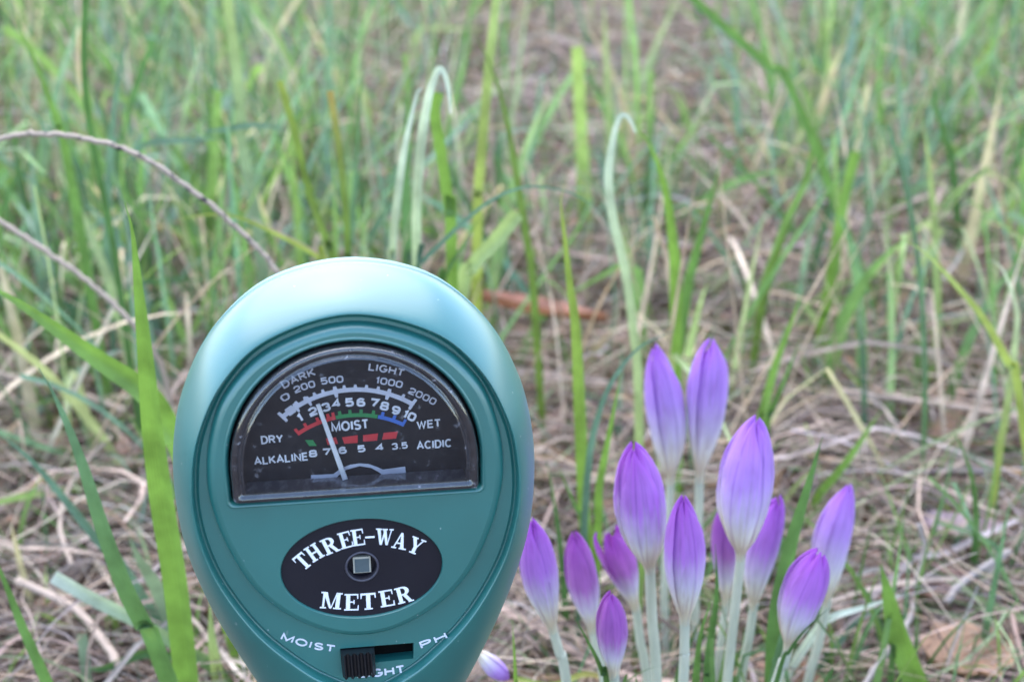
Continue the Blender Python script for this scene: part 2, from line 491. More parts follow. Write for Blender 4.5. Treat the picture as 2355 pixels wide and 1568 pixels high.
def straw_batch(n, y0, y1, lmin, lmax, wmin, wmax, zmax, R=9, pw=1.0, xr=None, cols=None):
    x, y = scatter(n, y0, y1, pw=pw)
    if xr: x = rng.uniform(*xr, n)
    else:
        k_ = rng.random(n) > 0.45 * (clump(x * 3.1 + 5, y * 3.3) < 0.42)
        x, y = x[k_], y[k_]; n = len(x)
    L = rng.uniform(lmin, lmax, n)
    az = rng.uniform(0, 2 * math.pi, n)
    az = np.where(rng.random(n) < 0.55, rng.normal(0.1, 0.55, n) + math.pi * rng.integers(0, 2, n), az)   # mostly combed sideways
    s = np.linspace(0, 1, R)[None, :]
    bend = rng.normal(0, 0.55, n)[:, None]
    wig = rng.normal(0, 0.35, n)[:, None]
    A = az[:, None] + bend * s + wig * np.sin(s * 5 + rng.uniform(0, 6, n)[:, None])
    ds = (L / (R - 1))[:, None]
    dx = np.cumsum(np.cos(A) * ds, 1) - (np.cos(A) * ds)[:, :1]
    dy = np.cumsum(np.sin(A) * ds, 1) - (np.sin(A) * ds)[:, :1]
    X = x[:, None] + dx - dx.mean(1, keepdims=True)
    Y = y[:, None] + dy - dy.mean(1, keepdims=True)
    z0 = zmax * rng.random(n) ** 1.7
    arch = rng.normal(0, 0.006, n)[:, None]
    Z = 0.001 + z0[:, None] + arch * np.sin(math.pi * s + rng.normal(0, .5, n)[:, None]) + (rng.normal(0, 0.10, n) * L)[:, None] * (s - .5)
    hill = np.abs(bump_height(X, Y) + .004)
    Z = np.maximum(Z, 0.001) + hill
    P = np.stack([X, Y, Z], -1)
    T = np.gradient(P, axis=1)
    side = np.cross(T, np.array([0, 0, 1.0])) ; side /= np.linalg.norm(side, axis=2, keepdims=True) + 1e-12
    tw = rng.normal(0, 0.6, n)[:, None, None] + rng.normal(0, 1.0, n)[:, None, None] * s[..., None]
    up = np.cross(side, T); up /= np.linalg.norm(up, axis=2, keepdims=True) + 1e-12
    side = side * np.cos(tw) + up * np.sin(tw)
    w = wmin + (wmax - wmin) * rng.random(n) ** 2.2
    Wd = w[:, None] * (1 - 0.75 * s ** 3) * (0.7 + 0.3 * np.minimum(1, s * 6))
    col = palette([(0.41, 0.30, 0.225), (0.52, 0.40, 0.32), (0.30, 0.215, 0.17), (0.14, 0.095, 0.08), (0.46, 0.28, 0.16), (0.41, 0.34, 0.31), (0.23, 0.28, 0.14)],
                  [28, 24, 18, 12, 4, 14, 10], n) if cols is None else palette(cols, [1] * len(cols), n)
    return ribbons(P, side, Wd, col, 0.45)

def merge(parts):
    Vs, Qs, Cs, off = [], [], [], 0
    for V, Q, C in parts:
        Vs.append(V); Qs.append(Q + off); Cs.append(C); off += len(V)
    return np.concatenate(Vs), np.concatenate(Qs), np.concatenate(Cs)

straw = merge([
    straw_batch(5200, 0.20, 0.52, 0.025, 0.10, 0.0004, 0.0013, 0.020),
    straw_batch(5000, 0.20, 0.52, 0.03, 0.10, 0.0003, 0.0007, 0.024),
    straw_batch(380, 0.26, 0.55, 0.04, 0.12, 0.0012, 0.0024, 0.022),
    straw_batch(18000, 0.48, 1.35, 0.03, 0.13, 0.0006, 0.0021, 0.028, R=8),
    straw_batch(1500, 1.02, 1.5, 0.04, 0.12, 0.001, 0.003, 0.035, R=7, xr=(0.2, 0.40), cols=[(0.62, 0.48, 0.42), (0.55, 0.43, 0.36)]),
    straw_batch(900, 0.98, 1.4, 0.04, 0.12, 0.001, 0.003, 0.035, R=7, xr=(0.39, 0.52), cols=[(0.62, 0.48, 0.36), (0.58, 0.42, 0.28)]),
    straw_batch(5000, 1.25, 3.2, 0.06, 0.2, 0.002, 0.006, 0.03, R=6),
])
def litter_batch(n, y0, y1):
    """crumbs of dead leaf: small curled ovals"""
    x, y = scatter(n, y0, y1)
    L = rng.uniform(0.005, 0.018, n); R = 5
    az = rng.uniform(0, 6.28, n)
    s = np.linspace(-.5, .5, R)[None, :]
    X = x[:, None] + np.cos(az)[:, None] * L[:, None] * s
    Y = y[:, None] + np.sin(az)[:, None] * L[:, None] * s
    Z = 0.004 + rng.uniform(0, 0.012, n)[:, None] + rng.normal(0, .4, n)[:, None] * L[:, None] * s + rng.normal(0, 1.0, n)[:, None] * L[:, None] * (s ** 2)
    P = np.stack([X, Y, np.maximum(Z, 0.001)], -1)
    T = np.gradient(P, axis=1)
    side = np.cross(T, np.array([0, 0, 1.0])) ; side /= np.linalg.norm(side, axis=2, keepdims=True) + 1e-12
    W = (L * rng.uniform(.3, .6, n))[:, None] * np.sqrt(np.maximum(0.02, 1 - (s * 2) ** 2))
    col = palette([(0.30, 0.17, 0.11), (0.40, 0.25, 0.17), (0.20, 0.12, 0.09), (0.36, 0.27, 0.24)], [3, 3, 3, 2], n)
    return ribbons(P, side, W, col, 0.4)
lit = merge([litter_batch(900, 0.22, 0.6), litter_batch(900, 0.6, 1.4)])
o = fast_mesh('leaf_litter', *lit[:2], M_DEAD, lit[2])
tag(o, 'brown crumbs of dead leaf scattered through the straw', 'leaf litter', kind='stuff')

def grass_batch(x, y, hmin, hmax, wmin, wmax, R=11, straightness=1.0, cols=None, lean=0.20):
    n = len(x)
    L = hmin + (hmax - hmin) * rng.random(n) ** 1.3
    az = rng.uniform(0, 2 * math.pi, n)
    th0 = np.abs(rng.normal(0, lean, n))
    curl = np.abs(rng.normal(0.15, 0.45, n)) / straightness
    kink = np.where(rng.random(n) < 0.16, rng.uniform(1.2, 2.6, n), 0)
    kpos = rng.uniform(0.45, 0.85, n)
    s = np.linspace(0, 1, R)[None, :]
    th = th0[:, None] + curl[:, None] * s ** 1.7 + kink[:, None] * np.clip((s - kpos[:, None]) / 0.12, 0, 1)
    A = az[:, None] + rng.normal(0, 0.4, n)[:, None] * s
    ds = (L / (R - 1))[:, None]
    r_ = np.sin(th) * ds
    X = x[:, None] + np.cumsum(np.cos(A) * r_, 1); Y = y[:, None] + np.cumsum(np.sin(A) * r_, 1)
    Z = np.cumsum(np.cos(th) * ds, 1) - 0.004
    Z = np.maximum(Z, 0.003 + 0.002 * s)
    P = np.stack([X, Y, Z], -1)
    T = np.gradient(P, axis=1); T /= np.linalg.norm(T, axis=2, keepdims=True) + 1e-12
    perp = np.stack([-np.sin(A), np.cos(A), np.zeros_like(A)], -1)
    up = np.cross(perp, T)
    tw = (rng.uniform(-1.2, 1.2, n)[:, None] * (0.4 + s))[..., None]
    side = perp * np.cos(tw) + up * np.sin(tw)
    w = wmin + (wmax - wmin) * rng.random(n) ** 1.5
    blunt = rng.random(n)[:, None] < 0.12
    prof = np.where(blunt, 1 - 0.25 * s, (1 - s ** 2.4)) * (0.62 + 0.38 * np.minimum(1, s * 4))
    W = w[:, None] * np.maximum(prof, 0.03)
    c = cols if cols is not None else palette([(0.15, 0.28, 0.09), (0.21, 0.35, 0.11), (0.075, 0.16, 0.065), (0.17, 0.30, 0.21), (0.31, 0.40, 0.20), (0.48, 0.43, 0.30)],  # the blue-green tone has sky sheen put into the colour
                                              [24, 20, 18, 22, 10, 8], n)
    tipc = c[:, None, :] * (1.0 + 0.25 * s[..., None] * np.array([1.2, 0.8, 0.5]))
    basec = np.array([0.30, 0.30, 0.16])
    mix = np.clip(1 - s * 7, 0, 1)[..., None] * 0.7
    return ribbons(P, side, W, tipc * (1 - mix) + basec * mix, -0.35)

def grass_points(n_try, y0, y1, dens):
    x, y = scatter(n_try, y0, y1, margin=0.12)
    keep = rng.random(n_try) < dens(x, y)
    return x[keep], y[keep]

def density(x, y):
    sx = x / (y * 1.1)                                   # sideways angle as seen from where one kneels
    d = 0.10 + 0.55 * clump(x, y)
    left = np.clip((-sx + 0.02) / 0.2, 0, 1)
    right = np.clip((sx - 0.10) / 0.15, 0, 1) * np.clip((y - 0.50) / 0.12, 0, 1)
    d *= 0.42 + 0.28 * np.clip((.80 - y) / .1, 0, 1) + 1.0 * left * np.clip((y - .34) / .12, 0, 1) + 0.9 * right
    bare = np.exp(-((x - 0.07) / 0.13) ** 2 - ((y - 0.95) / 0.22) ** 2)
    d *= 1 - 0.88 * bare
    d *= 1 - 0.75 * np.exp(-((x - 0.30) / 0.09) ** 2 - ((y - 1.15) / 0.14) ** 2)
    return np.clip(d, 0, 1)
dx_, dy_ = grass_points(5800, 0.34, 1.5, lambda x, y: 0.25 + 0.75 * clump(x + .3, y))
straw = merge([straw, grass_batch(dx_, dy_, 0.03, 0.12, 0.0006, 0.0022, R=9, lean=.75,
               cols=palette([(0.52, 0.40, 0.29), (0.44, 0.33, 0.25), (0.60, 0.48, 0.36), (0.36, 0.27, 0.22)], [4, 3, 3, 2], len(dx_)))])
o = fast_mesh('straw_mat', *straw[:2], M_STRAW, straw[2])
tag(o, 'matted dry straw and dead grass lying over the soil', 'straw', kind='stuff')
gx1, gy1 = grass_points(7200, 0.36, 1.0, density)
gx2, gy2 = grass_points(7000, 0.9, 1.7, density)
gx3, gy3 = grass_points(2600, 1.6, 3.4, lambda x, y: 0.25 + 0.6 * clump(x, y))
gx5, gy5 = grass_points(11500, 0.33, 1.4, density)
gx4, gy4 = grass_points(1700, 0.25, 0.46, lambda x, y: 0.15 + 0.6 * clump(x * 2, y * 2))
gr = merge([grass_batch(gx1, gy1, 0.025, 0.115, 0.0016, 0.0060, lean=.46),
            grass_batch(gx2, gy2, 0.025, 0.10, 0.002, 0.0066, R=9, lean=.55),
            grass_batch(gx3, gy3, 0.05, 0.14, 0.003, 0.007, R=7),
            grass_batch(gx5, gy5, 0.03, 0.12, 0.0006, 0.0028, R=9, lean=0.8),
            grass_batch(gx4, gy4, 0.012, 0.045, 0.0008, 0.0026, R=8, lean=.5)])
n6 = 150
cx6, cy6 = rng.normal(0.085, 0.035, n6), rng.uniform(0.215, 0.30, n6)
gr = merge([gr, grass_batch(cx6, cy6, 0.03, 0.066, 0.0009, 0.0022, R=9, lean=.3, cols=palette([(0.07, 0.15, 0.05), (0.10, 0.20, 0.10), (0.14, 0.25, 0.07)], [3, 2, 2], n6))])
o = fast_mesh('meadow_grass', *gr[:2], M_GRASS, gr[2])
tag(o, 'loose green grass growing through the straw', 'grass', kind='stuff')

# ------------------------------------------------------------------ the three-way meter
MO = CAMP + ray(833, 1307) * 0.185                       # middle of the oval badge
EL, YAW, ROLL = math.radians(6), math.atan2(-MO[0], MO[1]), math.radians(-0.3)
MN = np.array([math.sin(YAW) * math.cos(EL), -math.cos(YAW) * math.cos(EL), math.sin(EL)])
_r = np.cross(np.array([0, 0, 1.0]), MN); _r /= np.linalg.norm(_r)
_u = np.cross(MN, _r)
MU = _r * math.cos(ROLL) + _u * math.sin(ROLL)
MV = np.cross(MN, MU)
def mm(u, v, w=0.0):
    return MO + (MU * u + MV * v + MN * w) / 1000.0
foot = mm(0, -43, -9)
foot = foot - MV * (foot[2] / MV[2])
meter = empty('soil_meter', foot)
tag(meter, 'green plastic three-way soil meter with a black dial, oval badge and sliding switch', 'meter')

def closed(half, per=8):
    pts = list(half) + [(-u, v) for u, v in half[-2:0:-1]]
    return catmull([np.array(p) for p in pts], per, True)
OUTL = closed([(0, 41.4), (11, 38.9), (18.9, 32.2), (23.3, 24), (25.2, 16), (25.5, 8), (24.6, 0), (22.2, -8.5), (19.0, -16.6), (15.0, -25), (9.5, -34), (0, -38)])
RIML = closed([(0, 37), (10.6, 34.1), (16.9, 28.4), (20.7, 20.8), (22, 14), (21.9, 7.5), (20.4, 1), (17.9, -4.6), (14.6, -9.8), (10.6, -14.2), (6, -18), (0, -20.6)])
PANL = closed([(0, 35.2), (10.2, 32.3), (16.3, 26.6), (18.9, 20), (19.6, 13.5), (18.8, 8), (17.2, 3), (14.9, -1.7), (11.8, -5.4), (8, -8.2), (4, -10), (0, -10.6)])
def offset2(L_, d):
    T = np.roll(L_, -1, 0) - np.roll(L_, 1, 0)
    T /= np.linalg.norm(T, axis=1)[:, None]
    Nn = np.stack([-T[:, 1], T[:, 0]], 1)
    if np.mean(np.sum(Nn * (L_ - L_.mean(0)), 1)) < 0: Nn = -Nn
    return L_ + Nn * d
def dloop(inset, n_arc=72, bot=None):
    """outline of the dial window: half round on a straight foot with small rounded corners"""
    cu, cv, rx, ry, vb, rc = -0.15, 15.8, 16.6 - inset, 17.1 - inset, 11.35 + (inset if bot is None else bot), max(0.3, 0.8 - inset * 0.3)
    pts = [(cu + rx * math.cos(a), cv + ry * math.sin(a)) for a in np.linspace(0, math.pi, n_arc)]
    for k in range(1, 7):
        a = math.pi + k / 6 * math.pi / 2
        pts.append((cu - rx + rc + rc * math.cos(a), vb + rc + rc * math.sin(a)))
    for k in range(0, 6):
        a = 1.5 * math.pi + k / 6 * math.pi / 2
        pts.append((cu + rx - rc + rc * math.cos(a), vb + rc + rc * math.sin(a)))
    return np.array(pts)
def ellipse(cu, cv, a, b, n=72):
    return np.array([(cu + a * math.cos(t), cv + b * math.sin(t)) for t in np.linspace(0, 2 * math.pi, n, endpoint=False)])

class Build:
    def __init__(s): s.V, s.F = [], []
    def loft(s, rings):
        """rings: (outline, w), equal point counts"""
        n = len(rings[0][0]); b = len(s.V)
        for L_, w in rings: s.V += [mm(u, v, w) for u, v in L_]
        for i in range(len(rings) - 1):
            for k in range(n):
                k2 = (k + 1) % n
                s.F.append((b + i * n + k, b + i * n + k2, b + (i + 1) * n + k2, b + (i + 1) * n + k))
        return s
    def flat(s, loops, w):
        b = len(s.V)
        pts = [p for L_ in loops for p in L_]
        s.V += [mm(u, v, w) for u, v in pts]
        for t in tessellate_polygon([[Vector((float(p[0]), float(p[1]), 0)) for p in L_] for L_ in loops]):
            s.F.append((b + t[0], b + t[1], b + t[2]))
        return s
    def make(s, name, mat, parent=meter, smooth=True):
        return mk(name, s.V, s.F, mat, parent, smooth)

def blend(a, b, t): return a * (1 - t) + b * t
ctr = np.array([0, 5.0])
slot = np.array([(-3.7, -13.3), (-3.65, -16.2), (6.68, -15.9), (6.78, -13.3)])
GROOVE = offset2(RIML, -.85)
h = Build()
rings = [(ctr + (OUTL - ctr) * .70, -23), (ctr + (OUTL - ctr) * .86, -21.5), (ctr + (OUTL - ctr) * .95, -18), (ctr + (OUTL - ctr) * .99, -13.5), (OUTL, -10.4),
         (offset2(OUTL, -.3), -10.25), (offset2(OUTL, -.3), -9.95), (OUTL, -9.8)]
for t, w in [(0.015, -9.0), (.045, -8.0), (.10, -6.9), (.20, -5.5), (.34, -4.0), (.50, -2.65), (.66, -1.55), (.80, -.75), (.90, -.28), (.96, -.06), (.985, 0.0)]:
    rings.append((blend(OUTL, RIML, t), w))
rings += [(RIML, 0.0), (offset2(RIML, -.12), -.2), (offset2(RIML, -.18), -1.7), (offset2(RIML, -.26), -1.95), (offset2(RIML, -.5), -1.95), (offset2(RIML, -.7), -1.6), (GROOVE, -1.5)]
h.loft(rings)
FOOTL = offset2(PANL, 0.5)
h.flat([GROOVE, FOOTL[::-1], slot], -1.5)
b0 = len(h.V)                                              # slot walls
for w in (-1.5, -3.6): h.V += [mm(u, v, w) for u, v in slot]
for k in range(4): h.F.append((b0 + k, b0 + (k + 1) % 4, b0 + 4 + (k + 1) % 4, b0 + 4 + k))
h.flat([ctr + (OUTL - ctr) * .70], -23)
housing = h.make('housing', M_GREEN)

# raised inner panel with openings for dial and badge
p = Build()
p.loft([(FOOTL, -1.55), (offset2(PANL, .42), -1.1), (offset2(PANL, .25), -.7), (offset2(PANL, -.05), -.32), (offset2(PANL, -.4), -.08), (offset2(PANL, -.75), 0)])
PANT = offset2(PANL, -.75)
BAD = ellipse(0, -.05, 11.25, 7.72)
p.flat([PANT, dloop(-.95)[::-1], BAD[::-1]], 0)
p.loft([(dloop(-.95), 0), (dloop(-.85), .12), (dloop(-.65), .12), (dloop(-.45), -.1), (dloop(-.3), -.7), (dloop(-.28), -2.0)])
p.loft([(BAD, 0), (ellipse(0, -.05, 11.15, 7.62), -.12), (ellipse(0, -.05, 11.12, 7.6), -.9)])
panel = p.make('face_panel', M_GREEN)

# dial well, card, clear window
w_ = Build(); w_.loft([(dloop(-.28), -1.0), (dloop(-.28), -6.6)])
well = w_.make('dial_well', M_CARD)
card = Build().flat([dloop(-.3)], -6.0).make('dial_card', M_CARD)
iw = Build(); iw.loft([(dloop(1.0, bot=.45), .25), (dloop(1.05, bot=.12), -5.85)])
win_wall = iw.make('window_wall', M_WALLC)
mk('window_ledge', [mm(u, v, w) for u, v, w in ((-15.2, 11.86, .2), (14.9, 11.86, .2), (14.9, 11.53, -5.8), (-15.2, 11.53, -5.8))], [(0, 1, 2, 3)], M_LEDGE, meter, smooth=False)  # extra sheet over the lower wall, reflections painted in as pale haze
cv = Build()
cv.loft([(dloop(.05), -1.2), (dloop(.05), .5), (dloop(.12), .8), (dloop(.3), 1.0), (dloop(.6), 1.08), (dloop(.9), 1.0), (dloop(1.1), .7), (dloop(1.3), .62), (dloop(1.45), .8), (dloop(1.6), .95), (dloop(1.75), 1.0)])
edge = cv.make('window_edge', M_EDGE)
cover = Build().flat([dloop(1.75)], 1.0).make('window_cover', M_PANE)

# printed lettering -------------------------------------------------
def _arc(cx, cy, rx, ry, a0, a1, n=12):
    return [(cx + rx * math.cos(math.radians(a)), cy + ry * math.sin(math.radians(a))) for a in np.linspace(a0, a1, n)]
def _rr(x0, y0, x1, y1, r):
    """rounded box, closed"""
    p_ = _arc(x1 - r, y1 - r, r, r, 0, 90, 5) + _arc(x0 + r, y1 - r, r, r, 90, 180, 5) + _arc(x0 + r, y0 + r, r, r, 180, 270, 5) + _arc(x1 - r, y0 + r, r, r, 270, 360, 5)
    return p_ + p_[:2]
STROKES = {   # advance width, centre lines on a cap height of 1
 'A': (.80, [[(.03, 0), (.40, 1), (.77, 0)], [(.16, .33), (.64, .33)]]), 'C': (.78, [_arc(.42, .5, .37, .5, 45, 315, 18)]),
 'D': (.75, [[(.05, .5), (.05, 0), (.35, 0)] + _arc(.35, .5, .37, .5, -80, 80, 12) + [(.35, 1), (.05, 1), (.05, .5)]]),
 'E': (.62, [[(.60, 1), (.05, 1), (.05, 0), (.62, 0)], [(.05, .52), (.55, .52)]]), 'G': (.82, [_arc(.42, .5, .38, .5, 45, 335, 18) + [(.77, .45), (.45, .45)]]),
 'H': (.74, [[(.05, 0), (.05, 1)], [(.69, 0), (.69, 1)], [(.05, .52), (.69, .52)]]), 'I': (.16, [[(.08, 0), (.08, 1)]]),
 'K': (.72, [[(.05, 0), (.05, 1)], [(.68, 1), (.08, .40)], [(.26, .58), (.70, 0)]]), 'L': (.58, [[(.05, 1), (.05, 0), (.57, 0)]]),
 'M': (.90, [[(.05, 0), (.05, 1), (.45, .08), (.85, 1), (.85, 0)]]), 'N': (.74, [[(.05, 0), (.05, 1), (.69, 0), (.69, 1)]]),
 'O': (.86, [_arc(.43, .5, .39, .5, 0, 375, 26)]), 'P': (.68, [[(.05, 0), (.05, 1), (.36, 1)] + _arc(.36, .74, .28, .26, 85, -85, 8) + [(.36, .48), (.05, .48)]]),
 'R': (.74, [[(.05, 0), (.05, 1), (.38, 1)] + _arc(.38, .75, .28, .25, 85, -85, 8) + [(.38, .50), (.05, .50)], [(.38, .50), (.69, 0)]]),
 'S': (.68, [_arc(.34, .75, .28, .25, 30, 270, 12) + _arc(.34, .25, .30, .25, 90, -150, 12)[1:]]), 'T': (.66, [[(.33, 0), (.33, 1)], [(.02, 1), (.64, 1)]]),
 'W': (1.0, [[(.03, 1), (.27, 0), (.50, .92), (.73, 0), (.97, 1)]]), 'Y': (.74, [[(.03, 1), (.37, .45), (.71, 1)], [(.37, .45), (.37, 0)]]),
 '0': (1.0, [_rr(.08, 0, .92, 1, .30)]), '1': (.5, [[(.08, .78), (.34, 1), (.34, 0)]]),
 '2': (1.0, [_arc(.38, .70, .30, .30, 170, 90, 4) + _arc(.62, .70, .30, .30, 90, -60, 7) + [(.10, .22), (.10, 0), (.94, 0)]]),
 '3': (1.0, [[(.10, .80)] + _arc(.35, .76, .25, .24, 150, 90, 4) + _arc(.62, .76, .26, .24, 90, -90, 9) + [(.40, .52)] + _arc(.62, .26, .28, .26, 90, -90, 9) + _arc(.35, .26, .27, .26, 270, 200, 4)]),
 '4': (1.0, [[(.72, 0), (.72, 1), (.08, .28), (.96, .28)]]),
 '5': (1.0, [[(.88, 1), (.16, 1), (.12, .56), (.55, .62)] + _arc(.58, .31, .32, .31, 80, -90, 9) + [(.32, 0)] + _arc(.34, .25, .26, .25, 260, 200, 4)]),
 '6': (1.0, [[(.86, .84)] + _arc(.5, .62, .40, .38, 60, 180, 8) + [(.10, .3)] + _arc(.36, .28, .26, .28, 180, 270, 5) + _arc(.64, .28, .28, .28, -90, 90, 9) + [(.36, .57), (.12, .42)]]),
 '7': (1.0, [[(.06, 1), (.94, 1), (.40, 0)]]), '8': (1.0, [_rr(.12, .52, .88, 1, .22), _rr(.08, 0, .92, .52, .24)]),
 '9': (1.0, [[(.14, .16)] + _arc(.5, .38, .40, .38, -120, 0, 8) + [(.90, .7)] + _arc(.64, .72, .26, .28, 0, 90, 5) + _arc(.36, .72, .28, .28, 90, 270, 9) + [(.64, .43), (.88, .58)]]),
 '.': (.3, [[(.12, 0), (.18, 0)]]),
}
def _strip(pl, th, sxs):
    """a centre line turned into a mitred band; sxs: how far x will be stretched, so that strokes keep an even weight"""
    P = np.array(pl, float) * np.array([sxs, 1.0])
    T = np.diff(P, axis=0); T /= np.linalg.norm(T, axis=1)[:, None] + 1e-9
    n_ = np.stack([-T[:, 1], T[:, 0]], 1)
    V = []
    for i in range(len(P)):
        a, b_ = n_[max(0, i - 1)], n_[min(len(n_) - 1, i)]
        m = a + b_; m /= np.linalg.norm(m) + 1e-9
        k = min(2.0, 1 / max(.2, float(m @ a)))
        V += [P[i] + m * th / 2 * k, P[i] - m * th / 2 * k]
    return V, [(2 * i, 2 * i + 1, 2 * i + 3, 2 * i + 2) for i in range(len(P) - 1)]
def text_mesh(txt, bold, aspect):
    """outline of a word stretched to width:height = aspect; returns points scaled to 0..1 by 0..1"""
    adv = sum(STROKES[c][0] + .20 for c in txt) - .20
    sxs = aspect / adv
    V, F, L_, x = [], [], [], 0.0
    for c in txt:
        wd, lines = STROKES[c]
        for li, pl in enumerate(lines):
            v, f = _strip([(px + x, .5 + (py - .5) * (1 - bold)) for px, py in pl], bold, sxs)
            b_ = len(V); V += [(q_[0] / aspect, q_[1]) for q_ in v]; L_ += [li] * len(v); F += [tuple(b_ + i for i in t) for t in f]
        x += wd + .20
    return V, L_, F
def word(txt, a, b, hgt, w, parent, mat=None, name='printed_word', bold=0.19, arc=0.0):
    a, b = np.array(a, float), np.array(b, float)
    e = b - a; Ln = np.linalg.norm(e); e /= Ln; n_ = np.array([-e[1], e[0]])
    V, L_, F = text_mesh(txt, bold, Ln / hgt)
    pts = []
    for (x, y), li in zip(V, L_):
        base = a + e * Ln * x + n_ * (arc * 4 * x * (1 - x))
        nn = n_ - e * (arc * 4 * (1 - 2 * x) / Ln); nn /= np.linalg.norm(nn)
        q = base + nn * y * hgt
        pts.append(mm(q[0], q[1], w + .006 * li))
    return mk(name, pts, F, mat or M_PRINT, parent, smooth=False)
def digit(txt, c, hgt, wid, rot, w, parent, mat=M_PRINT):
    r = math.radians(rot); e = np.array([math.cos(r), math.sin(r)]); n_ = np.array([-e[1], e[0]])
    a = np.array(c) - e * wid / 2 - n_ * hgt / 2
    return word(txt, a, a + e * wid, hgt, w, parent, mat, 'printed_number', 0.25)
WD = -5.93
word('DRY', (-12.81, 17.03), (-9.95, 17.08), 1.25, WD, card)
word('ALKALINE', (-13.95, 13.95), (-6.71, 14.19), 1.25, WD, card)
word('DARK', (-9.23, 24.98), (-4.93, 26.69), 1.12, WD, card, M_GREYP, arc=.1)
word('LIGHT', (2.23, 26.97), (6.81, 25.77), 1.12, WD, card, M_GREYP, arc=.1)
word('MOIST', (-3.12, 18.20), (1.85, 18.37), 1.5, WD, card)
word('WET', (8.63, 17.89), (11.87, 18.01), 1.25, WD, card)
word('ACIDIC', (8.53, 14.79), (13.3, 14.89), 1.28, WD, card)
for t, a, b in [('0', (-9.35, 23.05), (-8.55, 23.45)), ('200', (-7.75, 24.2), (-5.02, 25.0)), ('500', (-4.2, 25.25), (-1.28, 25.4)), ('1000', (3.1, 25.0), (6.61, 24.1)), ('2000', (7.47, 23.3), (10.98, 21.3))]:
    word(t, a, b, 1.02, WD, card, M_GREYP, 'printed_number', 0.2, arc=.06)
for t, u, v, wd in [('1', -7.39, 20.6, .55), ('2', -5.59, 21.44, 1.0), ('3', -3.8, 21.97, 1.0), ('4', -2.38, 22.44, 1.0), ('5', -.55, 22.48, 1.0), ('6', 1.0, 22.39, 1.0), ('7', 2.83, 22.2, 1.0), ('8', 4.21, 21.63, 1.0), ('9', 5.75, 20.9, 1.0), ('10', 7.6, 19.97, 1.6)]:
    digit(t, (u, v), 1.3, wd * 1.08, -(u + .3) * 3.4, WD, card)
for t, u, v in [('8', -5.94, 15.19), ('7', -4.08, 15.31), ('6', -1.85, 15.41), ('5', .76, 15.48), ('4', 3.27, 15.52)]:
    digit(t, (u, v), 1.08, 1.05, 1.5, WD, card)
word('3.5', (5.01, 15.0), (7.19, 15.1), 1.0, WD, card, name='printed_number', bold=.21)

def arc_band(c, r0, r1, a0, a1, n=40):
    A = np.radians(np.linspace(a0, a1, n))
    return [(c[0] + r1 * math.cos(a), c[1] + r1 * math.sin(a)) for a in A] + [(c[0] + r0 * math.cos(a), c[1] + r0 * math.sin(a)) for a in A[::-1]]
def scale_arc(name, mat, c, r0, r1, a0, a1, ticks, w):
    """one printed outline: a band whose edges step out (and in) at the tick marks"""
    A = np.linspace(a0, a1, 200)
    ro, ri = [], []
    for a in A:
        o_, i_ = r1, r0
        for ta, half, up, dn in ticks:
            if abs(a - ta) < half: o_, i_ = max(o_, r1 + up), min(i_, r0 - dn)
        ro.append(o_); ri.append(i_)
    V, F = [], []
    for k, a in enumerate(A):
        t = math.radians(a)
        V.append(mm(c[0] + ri[k] * math.cos(t), c[1] + ri[k] * math.sin(t), w)); V.append(mm(c[0] + ro[k] * math.cos(t), c[1] + ro[k] * math.sin(t), w))
    for k in range(len(A) - 1): F.append((2 * k, 2 * k + 1, 2 * k + 3, 2 * k + 2))
    return mk(name, V, F, mat, card, smooth=False)
CW, RW = (-.32, 9.66), 14.68
tk = [(130, .9, .55, .55), (54.9, .9, .55, .55)]
tk += [(a, .75, .42, 0) for a in (119.4, 114.4, 109.1, 104.4, 93.2, 87.4, 81.7, 75.4, 61.8)]
tk += [(98.2, .95, .45, .55), (69.7, .95, .45, .55), (113.2, .7, .3, .55), (124.3, 2.3, .30, .25), (121.0, .8, .30, .5)]
scale_arc('light_scale', M_GREYP, CW, RW - .36, RW + .28, 130.8, 54.2, tk, WD)
CM, RM = (-.21, 6.64), 13.92
def mt(*angs): return [(a, .85, .55, 0) for a in angs]
scale_arc('dry_scale', M_RED, CM, RM - .30, RM + .25, 123.6, 99.9, mt(122.9, 117.0, 109.6, 103.6, 100.6), WD)
scale_arc('moist_scale', M_GRN, CM, RM - .30, RM + .25, 99.6, 75.9, mt(97.0, 91.4, 85.4, 78.6), WD)
scale_arc('wet_scale', M_BLUE, CM, RM - .30, RM + .25, 75.6, 59.7, mt(73.4, 66.7, 60.4), WD)
for pts, m_ in [([(-6.93, 17.28), (-5.83, 17.21), (-5.36, 16.29), (-6.39, 16.36)], M_GRN), ([(-4.05, 17.34), (-2.64, 17.41), (-2.43, 16.42), (-3.88, 16.35)], M_RED),
                ([(-1.83, 17.35), (.33, 17.54), (.28, 16.40), (-1.58, 16.36)], M_RED), ([(1.07, 17.49), (3.16, 17.63), (2.97, 16.55), (1.03, 16.52)], M_RED),
                ([(3.91, 17.63), (5.93, 17.74), (5.59, 16.7), (3.67, 16.64)], M_RED)]:
    mk('acidity_block', [mm(u, v, WD) for u, v in pts], [(0, 1, 2, 3)], m_, card, smooth=False)
hub = [(-6.4, 11.0), (-6.4, 12.1), (-3.3, 12.05), (-2.2, 12.85), (-.9, 13.3), (.4, 13.42), (1.6, 13.25), (2.7, 12.75), (3.6, 12.25), (6.7, 12.5), (6.8, 11.0), (3.9, 11.0),
       (3.0, 11.9), (2.0, 12.6), (.4, 13.0), (-1.4, 12.6), (-2.6, 11.8), (-3.2, 11.0)]
hb = Build()
hb.flat([np.array(hub)], -5.6)
hb.make('pivot_plate', M_GREYP, smooth=False)
nb, nt_ = np.array((-1.70, 11.7)), np.array((-4.83, 23.08))
